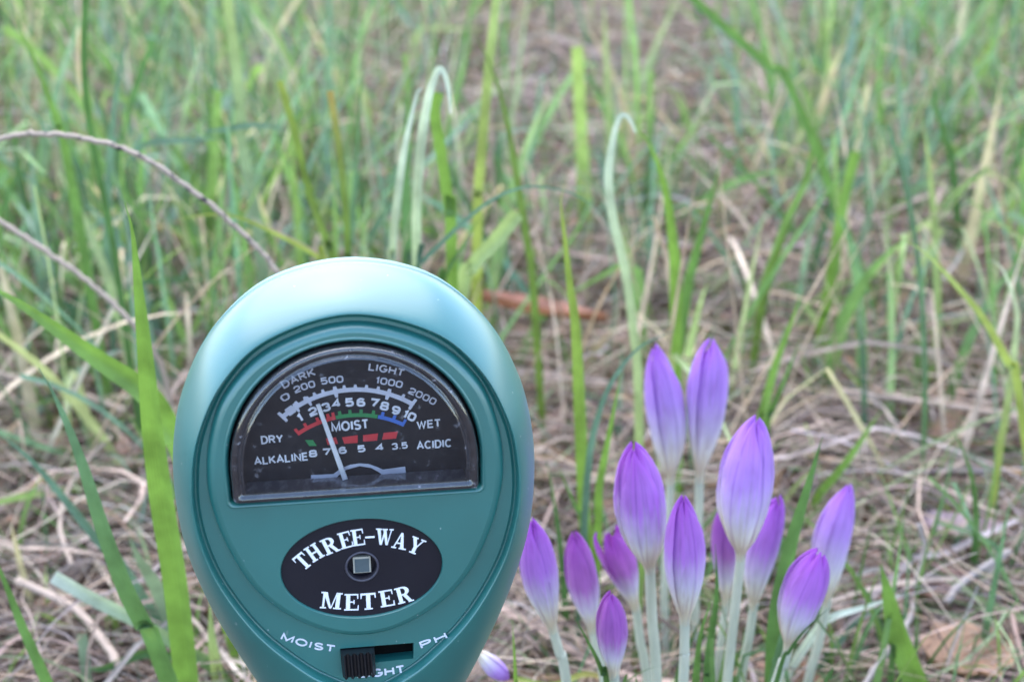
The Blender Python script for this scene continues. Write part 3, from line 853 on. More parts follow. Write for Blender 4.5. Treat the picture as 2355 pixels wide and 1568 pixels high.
e = (nt_ - nb) / np.linalg.norm(nt_ - nb); q = np.array([-e[1], e[0]])
NV = []
for w in (-4.5, -4.2):
    for pt, hw in ((nb, .36), (nt_, .27)):
        NV += [mm(*(pt - q * hw), w), mm(*(pt + q * hw), w)]
mk('needle', NV, [(0, 1, 3, 2), (4, 6, 7, 5), (0, 4, 5, 1), (2, 3, 7, 6), (0, 2, 6, 4), (1, 5, 7, 3)], M_NEEDLE, meter, smooth=False)

# oval badge with slab-serif lettering and the light sensor
bd = Build(); bd.flat([BAD * 1.0, ellipse(0, .1, 2.3, 2.3, 40)[::-1]], -.42)
bd.loft([(ellipse(0, .1, 2.3, 2.3, 40), -.42), (ellipse(0, .1, 2.15, 2.15, 40), -.3), (ellipse(0, .1, 1.95, 1.95, 40), -.5), (ellipse(0, .1, 1.85, 1.85, 40), -1.6)])
bd.flat([ellipse(0, .1, 1.85, 1.85, 40)], -1.6)
badge = bd.make('oval_badge', M_BADGE)
def rect(x0, y0, x1, y1): return [(x0, y0), (x1, y0), (x1, y1), (x0, y1)]
def bowl():
    A = np.linspace(math.pi / 2, -math.pi / 2, 14)
    return [[(.45 + .36 * math.cos(a), .73 + .27 * math.sin(a)), (.45 + .36 * math.cos(b_), .73 + .27 * math.sin(b_)), (.42 + .16 * math.cos(b_), .73 + .17 * math.sin(b_)), (.42 + .16 * math.cos(a), .73 + .17 * math.sin(a))] for a, b_ in zip(A[:-1], A[1:])]
SLAB = {
 'T': (.86, [rect(.31, .09, .55, .88), rect(.0, .88, .86, 1), [(0, .88), (.09, .88), (.05, .68), (0, .68)], [(.77, .88), (.86, .88), (.86, .68), (.81, .68)], rect(.20, 0, .66, .09)]),
 'H': (.98, [rect(.10, .09, .33, .91), rect(.65, .09, .88, .91), rect(0, 0, .43, .09), rect(.55, 0, .98, .09), rect(0, .91, .43, 1), rect(.55, .91, .98, 1), rect(.33, .44, .65, .55)]),
 'R': (.95, [rect(.10, .09, .33, .91), rect(0, 0, .43, .09), rect(0, .91, .45, 1), rect(.33, .46, .45, .56)] + bowl() + [[(.40, .46), (.62, .50), (.84, .08), (.62, .08)], rect(.62, 0, .95, .08)]),
 'E': (.82, [rect(.10, .09, .33, .91), rect(0, .91, .78, 1), [(.70, .91), (.78, .91), (.78, .70), (.73, .70)], rect(.33, .47, .52, .55), rect(.52, .38, .58, .64), rect(0, 0, .82, .09), [(.74, .09), (.82, .09), (.82, .32), (.77, .32)]]),
 '-': (.70, [rect(.06, .42, .64, .54)]),
 'W': (1.25, [[(.10, .91), (.33, .91), (.50, .0), (.34, .0)], [(.50, 0), (.40, .0), (.60, .91), (.68, .80)], [(.52, .91), (.75, .91), (.92, 0), (.76, 0)], [(.92, 0), (.84, .0), (1.06, .91), (1.13, .91)], rect(0, .91, .43, 1), rect(.46, .91, .83, 1), rect(.95, .91, 1.25, 1)]),
 'A': (1.0, [[(.12, .09), (.21, .09), (.52, 1), (.42, 1)], [(.58, .09), (.83, .09), (.56, 1), (.42, 1)], rect(.26, .30, .66, .39), rect(0, 0, .33, .09), rect(.50, 0, 1.0, .09)]),
 'Y': (.98, [[(.08, .91), (.33, .91), (.60, .42), (.37, .42)], [(.74, .91), (.84, .91), (.60, .42), (.50, .42)], rect(.37, .09, .60, .42), rect(.25, 0, .72, .09), rect(0, .91, .43, 1), rect(.62, .91, .98, 1)]),
 'M': (1.22, [rect(.12, .09, .24, .91), [(.10, 1), (.35, 1), (.66, .02), (.54, .02)], [(.60, .02), (.66, .02), (.95, 1), (.88, 1)], rect(.88, .09, 1.11, .91), rect(0, 0, .36, .09), rect(.76, 0, 1.22, .09), rect(0, .91, .2, 1), rect(.95, .91, 1.22, 1)]),
}
def slab(ch, c, hgt, rot, sx=1.0):
    wd, polys = SLAB[ch]
    r = math.radians(rot); e_ = np.array([math.cos(r), math.sin(r)]); n_ = np.array([-e_[1], e_[0]])
    V, F = [], []
    for k, po in enumerate(polys):
        b_ = len(V)
        for x, y in po:
            q_ = np.array(c) + e_ * (x - wd / 2) * hgt * sx + n_ * (y - .5) * hgt
            V.append(mm(q_[0], q_[1], -.385 + .004 * k))
        F.append(tuple(range(b_, b_ + len(po))))
    return mk('badge_letter', V, F, M_PRINT, badge, smooth=False)
for ch, u, v, rot, sx in [('T', -8.1, 1.60, 38, .90), ('H', -6.45, 2.82, 30, .88), ('R', -4.22, 3.74, 21, 1.0), ('E', -2.1, 4.40, 12, .96), ('E', -.38, 4.66, 5, .96), ('-', 1.27, 4.62, 0, 1), ('W', 3.24, 4.47, -7, .86), ('A', 5.46, 3.67, -16, .92), ('Y', 7.57, 2.74, -27, .95)]:
    slab(ch, (u, v), 2.5, rot, sx * .90)
for ch, u, v, rot, sx in [('M', -4.51, -4.83, -9, .98), ('E', -1.71, -5.33, -4, 1.0), ('T', .62, -5.39, 0, 1.0), ('E', 3.2, -5.13, 6, 1.0), ('R', 5.65, -4.75, 12, .98)]:
    slab(ch, (u, v), 2.6, rot, sx * .95)
def plate(name, u0, v0, u1, v1, w0, w1, mat, parent):
    V = [mm(u, v, w) for w in (w0, w1) for u, v in ((u0, v0), (u1, v0), (u1, v1), (u0, v1))]
    return mk(name, V, [(0, 3, 2, 1), (4, 5, 6, 7), (0, 1, 5, 4), (1, 2, 6, 5), (2, 3, 7, 6), (3, 0, 4, 7)], mat, parent, smooth=False)
rim = []
for k in range(40):
    for j in range(8):
        a_, b_ = 2 * math.pi * k / 40, 2 * math.pi * j / 8
        rim.append(mm((2.2 + .16 * math.cos(b_)) * math.cos(a_), .1 + (2.2 + .16 * math.cos(b_)) * math.sin(a_), -.40 + .16 * math.sin(b_)))
mk('sensor_rim', rim, [(k * 8 + j, ((k + 1) % 40) * 8 + j, ((k + 1) % 40) * 8 + (j + 1) % 8, k * 8 + (j + 1) % 8) for k in range(40) for j in range(8)], flat_mat('sensor_rim_grey', (0.07, 0.065, 0.085), .3), meter)
sens = plate('light_sensor', -1.22, -1.15, 1.22, 1.3, -1.59, -1.0, M_CELLF, meter)
plate('sensor_cell', -1.0, -1.05, 1.0, 1.0, -1.0, -.95, M_CELL, sens)

# sliding switch and its printed positions
mk('switch_slot', [mm(u, v, -3.55) for u, v in (slot * 1.0)], [(0, 1, 2, 3)], flat_mat('slot_dark', (0.002, 0.002, 0.002), .8, 0, .1), meter, smooth=False)
prof = [(-3.62, -3.5), (-3.62, -.35)]
nr = 5; u0, u1 = -3.62, 1.12
for k in range(nr):
    a = u0 + (u1 - u0) * k / nr; s_ = (u1 - u0) / nr
    prof += [(a + s_ * .16, -.2), (a + s_ * .40, .35), (a + s_ * .60, .35), (a + s_ * .86, -.2)]
prof += [(1.12, -.35), (1.12, -3.5)]
KV = [mm(u, -13.45, w) for u, w in prof] + [mm(u + .1, -17.3, w) for u, w in prof]
n = len(prof)
KF = [(k, k + 1, n + k + 1, n + k) for k in range(n - 1)]
KV2, tri = KV, tessellate_polygon([[Vector((u, w, 0)) for u, w in prof]])
KF += [tuple(t) for t in tri] + [tuple(n + i for i in t[::-1]) for t in tri]
mk('switch_knob', KV2, KF, M_BLACK, meter, smooth=False)
word('MOIST', (-12.0, -11.05), (-4.6, -13.85), 1.2, -1.46, meter, M_GREYP, bold=.22, arc=-.25)
word('PH', (7.9, -14.4), (11.75, -13.0), 1.22, -1.46, meter, M_GREYP, bold=.22, arc=-.05)
word('LIGHT', (-1.4, -18.3), (5.4, -18.15), 1.4, -1.46, meter, M_GREYP, bold=.22, arc=-.2)
# neck and probes, going into the soil below the picture
nk = [mm(0, v, -9) for v in (-32, -36, -40, -43)]
mk('neck', *tube(nk, [.0085, .0085, .0078, .0072], 24), M_GREEN, meter)
for du in (-4.0, 4.0):
    top = mm(du, -40, -9)
    bot = top - MV * ((top[2] + 0.05) / MV[2])
    mk('probe', *tube([top, top * .5 + bot * .5, bot + MV * .006, bot], [.0021, .0021, .0021, .0004], 12), M_STEEL, meter)

# ------------------------------------------------------------------ crocuses
def crocus(label, tip, base, wpx, y0, tubepx, mat, lean=0.0, open_=0.0, turn=0.0, tubew=25, bend=0.0, lying=False):
    A, T = at(*base, y0, lean), at(*tip, y0, lean)
    tp = [at(*q_, y0, lean) for q_ in tubepx]
    last = tp[-1] if tp else A
    prev = tp[-2] if len(tp) > 1 else A
    d = last - prev
    d = d / np.linalg.norm(d) if np.linalg.norm(d) > 1e-6 else np.array([0, 0, -1.0])
    pts = [A] + tp
    if last[2] > 0.004 and not lying:
        d = np.array([d[0] * .6, d[1] * .6, min(d[2], -.5)]); d /= np.linalg.norm(d)
        pts.append(last + d * ((last[2] + 0.006) / -d[2]))
    root = empty('crocus_flower', (pts[-1][0], pts[-1][1], 0.0) if not lying else pts[-1])
    tag(root, label, 'crocus', 'purple crocus buds beside the meter')
    k = depth((A + T) / 2) / PF
    R = wpx / 2 * k * .91; rt = tubew / 2 * k * .82
    ax = T - A; Lb = np.linalg.norm(ax); e3 = ax / Lb
    e1 = np.cross(e3, FWD); e1 /= np.linalg.norm(e1); e2 = np.cross(e3, e1)
    tt = np.array([0, .08, .18, .3, .42, .55, .68, .78, .87, .94, .98, 1.0])
    ff = np.array([rt / R, rt / R * 1.15, .52, .74, .91, 1.0, .98, .88, .68, .44, .24, .09])
    sh = random.uniform(-.07, .05)
    tt = np.clip(tt + sh * np.sin(math.pi * tt), 0, 1)
    twist = random.uniform(-.35, .35)
    ff = ff + open_ * np.clip((tt - .6) / .4, 0, 1) ** 1.2
    rows = np.linspace(0, 1, 26); cols_ = np.linspace(-1, 1, 11)
    a0 = turn + math.pi / 2                    # e2 points away from the camera or to it; start with one facing it
    for i in range(6):
        inner = i >= 3
        cen = a0 + (i % 3) * 2 * math.pi / 3 + (math.pi / 3 if inner else 0) + random.uniform(-.12, .12)
        sc = .90 if inner else 1.0
        ln = 1 + random.uniform(-.055, .015) - (.02 if inner else 0)
        ph1, ph2, wv = random.uniform(0, 6), random.uniform(0, 6), random.uniform(.008, .022)
        V, UV, F = [], [], []
        tip_out = open_ * random.uniform(.5, 1.2)
        for t in rows:
            f = np.interp(t, tt, ff)
            half = math.radians(57 if not inner else 62) * (1 - .55 * max(0, (t - .72) / .28) ** 2.2) * (1 - min(.6, open_ * 1.6) * max(0, (t - .3) / .7))
            for c in cols_:
                r = R * f * sc * (1 + .085 * c * min(1, t * 3) + .03 * (1 - c * c)) - R * .035 * max(0, -c) ** 3 * (t > .1)
                r = max(r, rt * .9 if t < .1 else R * .03)
                r *= 1 + wv * (math.sin(9 * t + ph1 + 2.2 * c) + .7 * math.sin(17 * t + ph2 - 4 * c))
                a = cen + half * c + twist * (t - .3)
                if open_ > .3 and not inner: r += R * open_ * 1.5 * max(0, (t - .3) / .7) ** 1.4
                edge = .035 * (c * c) * max(0, (t - .75) / .25)
                z = Lb * (t * ln - edge)
                V.append(A + e3 * z + r * (math.cos(a) * e1 + math.sin(a) * e2) + e1 * bend * Lb * 4 * t * (1 - t))
                UV.append((c * .5 + .5, t))
        m_ = len(cols_)
        for rr in range(len(rows) - 1):
            for cc in range(m_ - 1):
                F.append((rr * m_ + cc, rr * m_ + cc + 1, (rr + 1) * m_ + cc + 1, (rr + 1) * m_ + cc))
        mk('petal', V, F, mat, root, uv=UV)
    cl = catmull([A + e3 * Lb * .06] + pts, 6)
    rad = np.interp(np.linspace(0, 1, len(cl)), [0, .15, 1], [rt * .98, rt, rt * 1.15])
    mk('flower_tube', *tube(cl, rad, 14), M_TUBE, root)
    return root
def r3(X, Y): return (1153.1 + X / 1.9076, 746.1 + Y / 1.9076)
cr = crocus
cr('crocus bud half hidden behind the right edge of the green meter', r3(128, 838), r3(228, 1345), 92, .205, [r3(255, 1440), r3(285, 1568)], M_PETAL, turn=-.6, tubew=27, bend=.02)
cr('slim crocus bud leaning left between the meter-side bud and the small low bud', r3(316, 906), r3(400, 1350), 78, .220, [r3(415, 1420), r3(450, 1568)], M_PETAL_DEEP, turn=-.5, tubew=22)
cr('smallest and lowest crocus bud, deep violet, in front at the bottom of the picture', r3(481, 1168), r3(492, 1545), 77, .192, [r3(494, 1600)], M_PETAL_DEEP, turn=-.45, tubew=30)
cr('narrow crocus bud with its tip split in two behind the big left bud', r3(468, 893), r3(592, 1250), 72, .228, [r3(608, 1380), r3(640, 1568)], M_PETAL_DEEP, turn=-1.57, tubew=25, open_=.33)
cr('big round-tipped crocus bud in front, left of centre of the cluster', r3(578, 512), r3(652, 1085), 126, .208, [r3(662, 1300), r3(680, 1568)], M_PETAL, turn=-.42, tubew=30)
cr('tall pale crocus bud at the back, left one of the highest pair', r3(672, 84), r3(742, 700), 95, .262, [r3(735, 800), r3(715, 1180), r3(722, 1500)], M_PETAL_PALE, turn=.5, tubew=22, bend=-.02)
cr('tall pale crocus bud at the back, right one of the highest pair', r3(922, 62), r3(868, 690), 98, .262, [r3(866, 830), r3(850, 1200), r3(850, 1500)], M_PETAL_PALE, turn=.55, tubew=25)
cr('largest crocus bud, lilac and blunt-tipped, in front right of centre of the cluster', r3(1122, 388), r3(1050, 1030), 134, .214, [r3(1030, 1200), r3(990, 1568)], M_PETAL_PALE, turn=-.62, tubew=27, bend=.02)
cr('thin dark crocus bud peeping out left behind the largest bud', r3(972, 760), r3(985, 1230), 66, .243, [r3(970, 1340), r3(950, 1500)], M_PETAL_DEEP, turn=.6, tubew=20)
cr('crocus bud leaning right behind the largest bud', r3(1216, 742), r3(1105, 1250), 88, .232, [r3(1085, 1380), r3(1050, 1568)], M_PETAL, turn=-.6, tubew=24, bend=.04)
cr('crocus bud on a straight white stalk low in the middle of the cluster', r3(800, 738), r3(805, 1310), 99, .200, [r3(803, 1430), r3(798, 1568)], M_PETAL, turn=.35, tubew=28)
cr('crocus bud leaning right at the far right of the cluster', r3(1527, 682), r3(1425, 1230), 90, .240, [r3(1395, 1380), r3(1345, 1568)], M_PETAL_PALE, turn=-.5, tubew=24, bend=.04)
cr('crocus bud with a slightly opened tip in front of the rightmost bud', r3(1405, 985), r3(1255, 1430), 106, .205, [r3(1235, 1500), r3(1205, 1568)], M_PETAL, turn=-.5, tubew=26, open_=.16, bend=.03)
cr('drooping white and purple crocus low behind the right edge of the meter', (1172, 1566), (1088, 1488), 46, .205, [(1070, 1478), (1062, 1500)], M_PETAL_PALE, turn=.2, tubew=16)

# ------------------------------------------------------------------ single grass blades, leaves and stems that stand out
CLS = {'bright': (0.20, 0.34, 0.065), 'green': (0.13, 0.25, 0.065), 'dark': (0.085, 0.18, 0.055), 'blue': (0.13, 0.23, 0.16), 'yellow': (0.32, 0.38, 0.08),  # blue: sky sheen on the blades painted into their colour
       'pale': (0.36, 0.45, 0.18), 'olive': (0.15, 0.23, 0.05), 'grey': (0.22, 0.30, 0.20), 'white': (0.62, 0.68, 0.60), 'orange': (0.42, 0.30, 0.10)}
def blade(label, px, wpx, y0, cls, name='grass_blade', cat='grass blade', group='grass blades standing out from the meadow', lean=0.0, blunt=False, ground=True, phi=None, cls2=None, fold=-.5, tipx=3.0):
    P = [at(*q_, y0, lean) for q_ in px]                     # base first, tip last
    if ground and P[0][2] > 0.002:
        d = P[0] - P[1]; d /= np.linalg.norm(d)
        d = np.array([d[0] * .5, d[1] * .5, min(d[2], -.45)]); d /= np.linalg.norm(d)
        g = P[0] + d * ((P[0][2] + .004) / -d[2])
        P = [g] + P
    C_ = catmull(P, max(4, 30 // (len(P) - 1)))
    n_ = len(C_)
    arcl = np.concatenate([[0], np.cumsum(np.linalg.norm(np.diff(C_, axis=0), axis=1))]); s = arcl / arcl[-1]
    C_ = C_ + np.array([0, 1, 0]) * (0.004 * np.sin(s * 5 + len(label)))[:, None] * np.minimum(1, 3 * s * (1 - s) + 0)[:, None]
    k = np.array([depth(c) for c in C_]) / PF
    T = np.gradient(C_, axis=0); T /= np.linalg.norm(T, axis=1)[:, None]
    view = C_ - CAMP; view /= np.linalg.norm(view, axis=1)[:, None]
    side = np.cross(T, view); side /= np.linalg.norm(side, axis=1)[:, None]
    nn = np.cross(side, T)
    if phi is None: phi = random.uniform(-.55, .55)
    tw = phi + .25 * np.sin(s * 3)
    side = side * np.cos(tw)[:, None] + nn * np.sin(tw)[:, None]
    prof = (np.where(s < .82, 1.0, 1 - .8 * ((s - .82) / .18) ** 1.5) if blunt == 'soft' else 1 - .15 * s if blunt else np.where(s < .55, 1.0, 1 - ((s - .55) / .45) ** 1.8)) * (.72 + .28 * np.minimum(1, s * 3))
    W = wpx * 1.05 * k / math.cos(phi) * np.maximum(prof, .04)
    nrm = np.cross(T, side)
    V, F, UV, CC = [], [], [], []
    c1 = np.array(CLS[cls]); c2 = np.array(CLS[cls2 or cls])
    for i in range(n_):
        for j in range(5):
            x = j / 2 - 1
            V.append(C_[i] + side[i] * W[i] / 2 * x + nrm[i] * W[i] / 2 * fold * (1 - abs(x)))
            UV.append((j / 4, s[i])); CC.append(c1 * (1 - s[i] ** tipx) + c2 * s[i] ** tipx)
    for i in range(n_ - 1):
        for j in range(4):
            F.append((i * 5 + j, i * 5 + j + 1, (i + 1) * 5 + j + 1, (i + 1) * 5 + j))
    g0 = C_[0]
    root_loc = Vector((float(g0[0]), float(g0[1]), float(g0[2])))
    o = mk(name, np.array(V) - np.array(root_loc), F, M_BLADE, None, col=np.array(CC), uv=UV)
    o.location = root_loc
    return tag(o, label, cat, group)

B = blade
B('broad bright green grass blade standing tall left of the meter', [(405, 1440), (385, 1300), (366, 1180), (347, 1000), (333, 800), (318, 640), (305, 530), (287, 466)], 56, .215, 'bright', phi=.2)
B('wide grass blade slanting up to the left edge behind the tall bright blade', [(440, 1120), (380, 1000), (330, 915), (230, 838), (120, 752), (30, 688), (-60, 640)], 58, .25, 'bright', phi=-.1)
B('grass blade with a thin bluish tip curving left below the slanting wide blade', [(365, 1470), (342, 1423), (300, 1340), (262, 1250), (232, 1173), (195, 1070), (159, 983), (120, 900), (89, 846)], 44, .212, 'green', phi=.45, cls2='blue')
B('narrow blue-grey grass blade crossing the left edge in mid height', [(300, 1300), (238, 1234), (140, 1130), (60, 1050), (-20, 985)], 22, .27, 'blue')
B('low grass blade lying down with a pale frayed end near the lower left', [(500, 1570), (428, 1509), (318, 1423), (214, 1368), (122, 1325)], 34, .24, 'green', cls2='white', blunt=True, phi=.3)
B('straight green blade rising in the lower left corner', [(140, 1600), (128, 1568), (92, 1497), (49, 1417), (0, 1313), (-30, 1250)], 26, .215, 'green')
B('short dark blade lying level along the bottom left', [(410, 1508), (380, 1512), (306, 1524), (240, 1530), (196, 1533)], 22, .245, 'dark', ground=False)
B('pale upright stub of grass at the bottom left', [(214, 1590), (211, 1568), (200, 1510), (188, 1458)], 26, .25, 'grey', blunt=True)
B('light green blade stub hugging the lower left side of the meter', [(500, 1560), (498, 1521), (490, 1450), (482, 1375)], 26, .24, 'pale')
B('wide grey-green blade half hidden below the tall bright blade', [(405, 1480), (391, 1448), (360, 1374), (320, 1290), (300, 1240)], 44, .255, 'grey')
B('pale broad blade running down right beside the lower meter edge', [(510, 1560), (483, 1515), (440, 1460), (397, 1405)], 46, .26, 'green', cls2='pale')
B('tall dark green blade reaching the top edge at the upper left', [(270, 650), (234, 467), (210, 350), (195, 234), (191, 117), (199, -40)], 17, .36, 'dark', phi=.1, blunt=True)
B('tall bluish blade crossing the dark one at the upper left', [(245, 620), (245, 545), (257, 350), (273, 195), (296, 70), (310, 10)], 15, .40, 'blue')
B('green blade leaning to the top left corner', [(150, 380), (128, 292), (97, 195), (58, 97), (20, -10)], 19, .38, 'green', cls2='bright')
B('olive blade with a yellow cut tip above the left of the meter', [(765, 620), (752, 576), (709, 448), (678, 311), (643, 187)], 19, .34, 'olive', blunt=True, cls2='yellow', tipx=14)
B('olive blade with an orange cut tip above the middle of the meter', [(805, 640), (802, 584), (798, 487), (779, 331), (759, 210)], 18, .34, 'olive', blunt=True, cls2='orange', tipx=14)
B('thin straight blade just right of the two cut olive blades', [(806, 600), (810, 545), (818, 428), (826, 272), (838, 97)], 13, .37, 'blue', cls2='green')
B('broad pale blade reaching the top edge left of the cut olive blades', [(596, 560), (584, 487), (553, 331), (545, 195), (520, -20)], 26, .42, 'grey', cls2='pale', blunt=True)
B('yellow-green ribbon leaf arching down behind the meter top from the left', [(760, 640), (732, 596), (623, 537), (526, 498), (440, 500), (390, 510)], 15, .31, 'yellow', phi=.3)
B('bluish leaf arching level between the arched stem and the olive blades', [(300, 370), (335, 335), (428, 319), (518, 315)], 11, .40, 'blue', ground=False)
B('short bluish leaf arching level behind the first olive blade', [(470, 310), (487, 300), (565, 288), (658, 300)], 11, .42, 'blue', ground=False)
B('pale bent-over stalk with a white bend above the right of the meter', [(957, 640), (957, 476), (963, 390), (971, 309), (986, 222), (1002, 172), (1014, 160), (1026, 182), (1034, 225), (1036, 262)], 22, .30, 'pale', cls2='white', phi=.1, blunt='soft', tipx=2.5)  # highlight on the bend painted as white
B('broad drooping leaf hanging from the taller bent stalk', [(1036, 530), (1035, 504), (1014, 357), (1000, 265), (1008, 215)], 27, .31, 'bright', phi=-.2, blunt=True)
B('shorter pale bent-over stalk left of the taller bent one', [(900, 640), (902, 600), (909, 500), (928, 357), (942, 285), (960, 214), (970, 205)], 19, .31, 'pale', cls2='white', blunt='soft', tipx=2.5)  # white towards the bend is a painted highlight
B('tall yellow-green blade reaching the top edge right of the bent stalks', [(1098, 500), (1100, 442), (1109, 333), (1118, 228), (1128, 119), (1146, -30)], 22, .38, 'yellow', cls2='pale', blunt=True)
B('olive blade crossing the tall yellow-green one near the top', [(1225, 640), (1214, 561), (1180, 357), (1147, 205), (1088, 66)], 19, .37, 'olive')
B('blunt pale cut blade leaning right above the right shoulder of the meter', [(1055, 700), (1085, 618), (1140, 555), (1190, 492)], 38, .32, 'pale', blunt=True, phi=.1)
B('green blade leaning right behind the blunt cut blade', [(1005, 680), (1019, 642), (1060, 570), (1109, 492)], 20, .31, 'green')
B('slender yellow-tipped blade standing alone between meter and crocuses', [(1352, 1260), (1345, 1200), (1334, 955), (1323, 746), (1309, 642), (1299, 547), (1290, 466), (1299, 426)], 29, .275, 'bright', cls2='yellow', phi=.25)
B('pale stalk with a sharp bend at the top right of the lone slender blade', [(1466, 880), (1454, 746), (1437, 618), (1409, 500), (1399, 404), (1408, 333), (1420, 281), (1434, 264), (1450, 278), (1462, 305)], 21, .32, 'pale', cls2='white', phi=.2, blunt='soft', tipx=2.5)  # bright bend: highlight put into the colour as white
B('broad leaf hanging down right from the sharply bent pale stalk', [(1556, 700), (1547, 547), (1528, 428), (1494, 333), (1450, 281)], 30, .335, 'bright', phi=.3)
B('thin blue-green leaf arching from the meter shoulder to the pale stalk', [(960, 620), (971, 595), (1099, 476), (1195, 428), (1285, 433), (1361, 471), (1412, 545)], 11, .30, 'blue')
B('short bright lime blade in the grass right of centre', [(1905, 640), (1917, 571), (1936, 476), (1969, 350)], 26, .42, 'bright', blunt=True, phi=.1)
B('thin blade bending left at the upper right', [(2000, 500), (2036, 428), (2088, 323), (2107, 226)], 15, .48, 'grey', cls2='pale')
B('straight pale blade standing at the right, below the short dark one', [(2155, 700), (2155, 600), (2155, 523), (2136, 357), (2116, 262)], 17, .42, 'pale')
B('short dark green blade in the upper right grass', [(2190, 380), (2178, 333), (2159, 266), (2134, 174)], 19, .52, 'dark')
B('pale yellow-green stalk slanting down to the right edge', [(2350, 900), (2330, 850), (2269, 742), (2207, 666), (2136, 590), (2058, 536)], 20, .30, 'yellow', cls2='pale', phi=.2)
B('yellowish stalk with a bent pale top at the right edge', [(2290, 1060), (2297, 1018), (2325, 905), (2345, 760), (2340, 704), (2314, 633), (2290, 603), (2274, 600)], 18, .32, 'yellow', cls2='white', phi=.2)
B('dark green blade slanting from the top edge right of centre', [(1830, 230), (1769, 157), (1674, 71), (1585, -10)], 22, .46, 'green', phi=.1, blunt=True)
B('long green blade curving up right behind the crocus pair', [(1750, 740), (1769, 656), (1807, 523), (1850, 419), (1869, 333), (1884, 245)], 20, .40, 'olive', cls2='green')
B('green blade leaning right left of the long curving blade', [(1580, 690), (1593, 618), (1625, 490), (1660, 360)], 22, .38, 'green')
B('light green blade rising right above the largest crocus bud', [(1745, 975), (1752, 945), (1781, 848), (1815, 760), (1845, 672)], 24, .31, 'bright', phi=.2)
B('smaller green blade beside the light one above the largest crocus bud', [(1764, 975), (1769, 950), (1792, 893), (1843, 772)], 17, .315, 'green')
B('lime blade leaning right above the far right crocus', [(1880, 1150), (1894, 1120), (1968, 1018), (2027, 943)], 20, .32, 'bright', phi=.2)
B('dark green blade lying level across the straw at the right edge', [(2375, 1046), (2250, 1030), (2150, 1010), (2036, 976)], 19, .36, 'dark', ground=False, phi=.3)
B('broad fresh blade pushing up at the bottom right', [(2130, 1640), (2104, 1568), (2070, 1472), (2047, 1376), (2025, 1297)], 54, .235, 'bright', phi=.2, cls2='green')
B('blue-grey curved leaf behind the left of the crocus cluster', [(1345, 1150), (1352, 1071), (1363, 998), (1400, 893), (1468, 804), (1551, 760)], 17, .27, 'blue', phi=.2)
B('lime leaf standing in front of the blue-grey curved leaf', [(1375, 1260), (1378, 1192), (1380, 1113), (1405, 971), (1428, 858)], 23, .265, 'bright')
B('small green leaf leaning left below the lone slender blade', [(1345, 1220), (1326, 1165), (1300, 1110), (1284, 1068)], 15, .27, 'green')
B('bright narrow blade close to the lower right edge of the meter', [(1188, 1620), (1186, 1568), (1183, 1500), (1178, 1425)], 15, .20, 'bright')
B('yellow and orange withered blade lying level along the bottom edge', [(1182, 1560), (1260, 1557), (1330, 1558), (1400, 1562)], 15, .225, 'yellow', cls2='orange', ground=False, phi=.1, blunt=True)
B('blue-white shiny blade sticking out right of the crocus cluster', [(1880, 1440), (1902, 1415), (1945, 1396), (2085, 1362)], 20, .245, 'white', cls2='white', phi=.1)  # the shine is painted, a whitish colour along the whole blade
B('thin green blade under the shiny blue-white one', [(1880, 1520), (1930, 1475), (1985, 1425), (2055, 1395)], 12, .26, 'blue')
CG = dict(name='crocus_leaf', cat='crocus leaf', group='narrow crocus leaves among the buds')
B('longest dark crocus leaf, rising past the right of the largest bud', [(1765, 1620), (1771, 1568), (1782, 1427), (1819, 1270), (1856, 1144), (1880, 1050), (1892, 1003)], 40, .222, 'green', phi=.35, cls2='dark', **CG)
B('dark narrow crocus leaf close left of the thin dark bud', [(1630, 1620), (1632, 1568), (1637, 1499), (1649, 1375), (1645, 1250)], 19, .212, 'dark', **CG)
B('crocus leaf leaning right between the middle stalk and the largest bud', [(1590, 1620), (1595, 1568), (1608, 1458), (1641, 1365)], 20, .208, 'green', **CG)
B('dark crocus leaf leaning right at the foot of the opened bud', [(1790, 1580), (1818, 1511), (1855, 1454), (1910, 1394)], 13, .200, 'dark', **CG)
B('crocus leaf crossing in front left of the smallest bud', [(1400, 1610), (1389, 1568), (1372, 1521), (1349, 1473), (1317, 1409)], 20, .188, 'green', cls2='dark', **CG)
B('wide crocus leaf at the bottom left of the opened bud', [(1775, 1620), (1785, 1560), (1800, 1480), (1812, 1400)], 34, .216, 'green', cls2='blue', **CG)
B('short crocus leaf tip at the bottom right of the opened bud', [(1890, 1590), (1912, 1565), (1946, 1538)], 14, .20, 'dark', **CG)
B('thin crocus leaf sweeping right at the foot of the big left bud', [(1420, 1590), (1440, 1560), (1475, 1540), (1515, 1530)], 9, .20, 'green', **CG)
B('thin upright crocus leaf right of the smallest bud', [(1462, 1610), (1462, 1568), (1460, 1518)], 8, .196, 'green', **CG)
B('crocus leaf upright in the gap between middle bud and thin dark bud', [(1560, 1620), (1566, 1560), (1590, 1480), (1612, 1420)], 18, .225, 'dark', **CG)
B('crocus leaf seen behind the stalk of the middle bud', [(1680, 1620), (1690, 1560), (1705, 1500), (1712, 1440)], 16, .235, 'green', **CG)

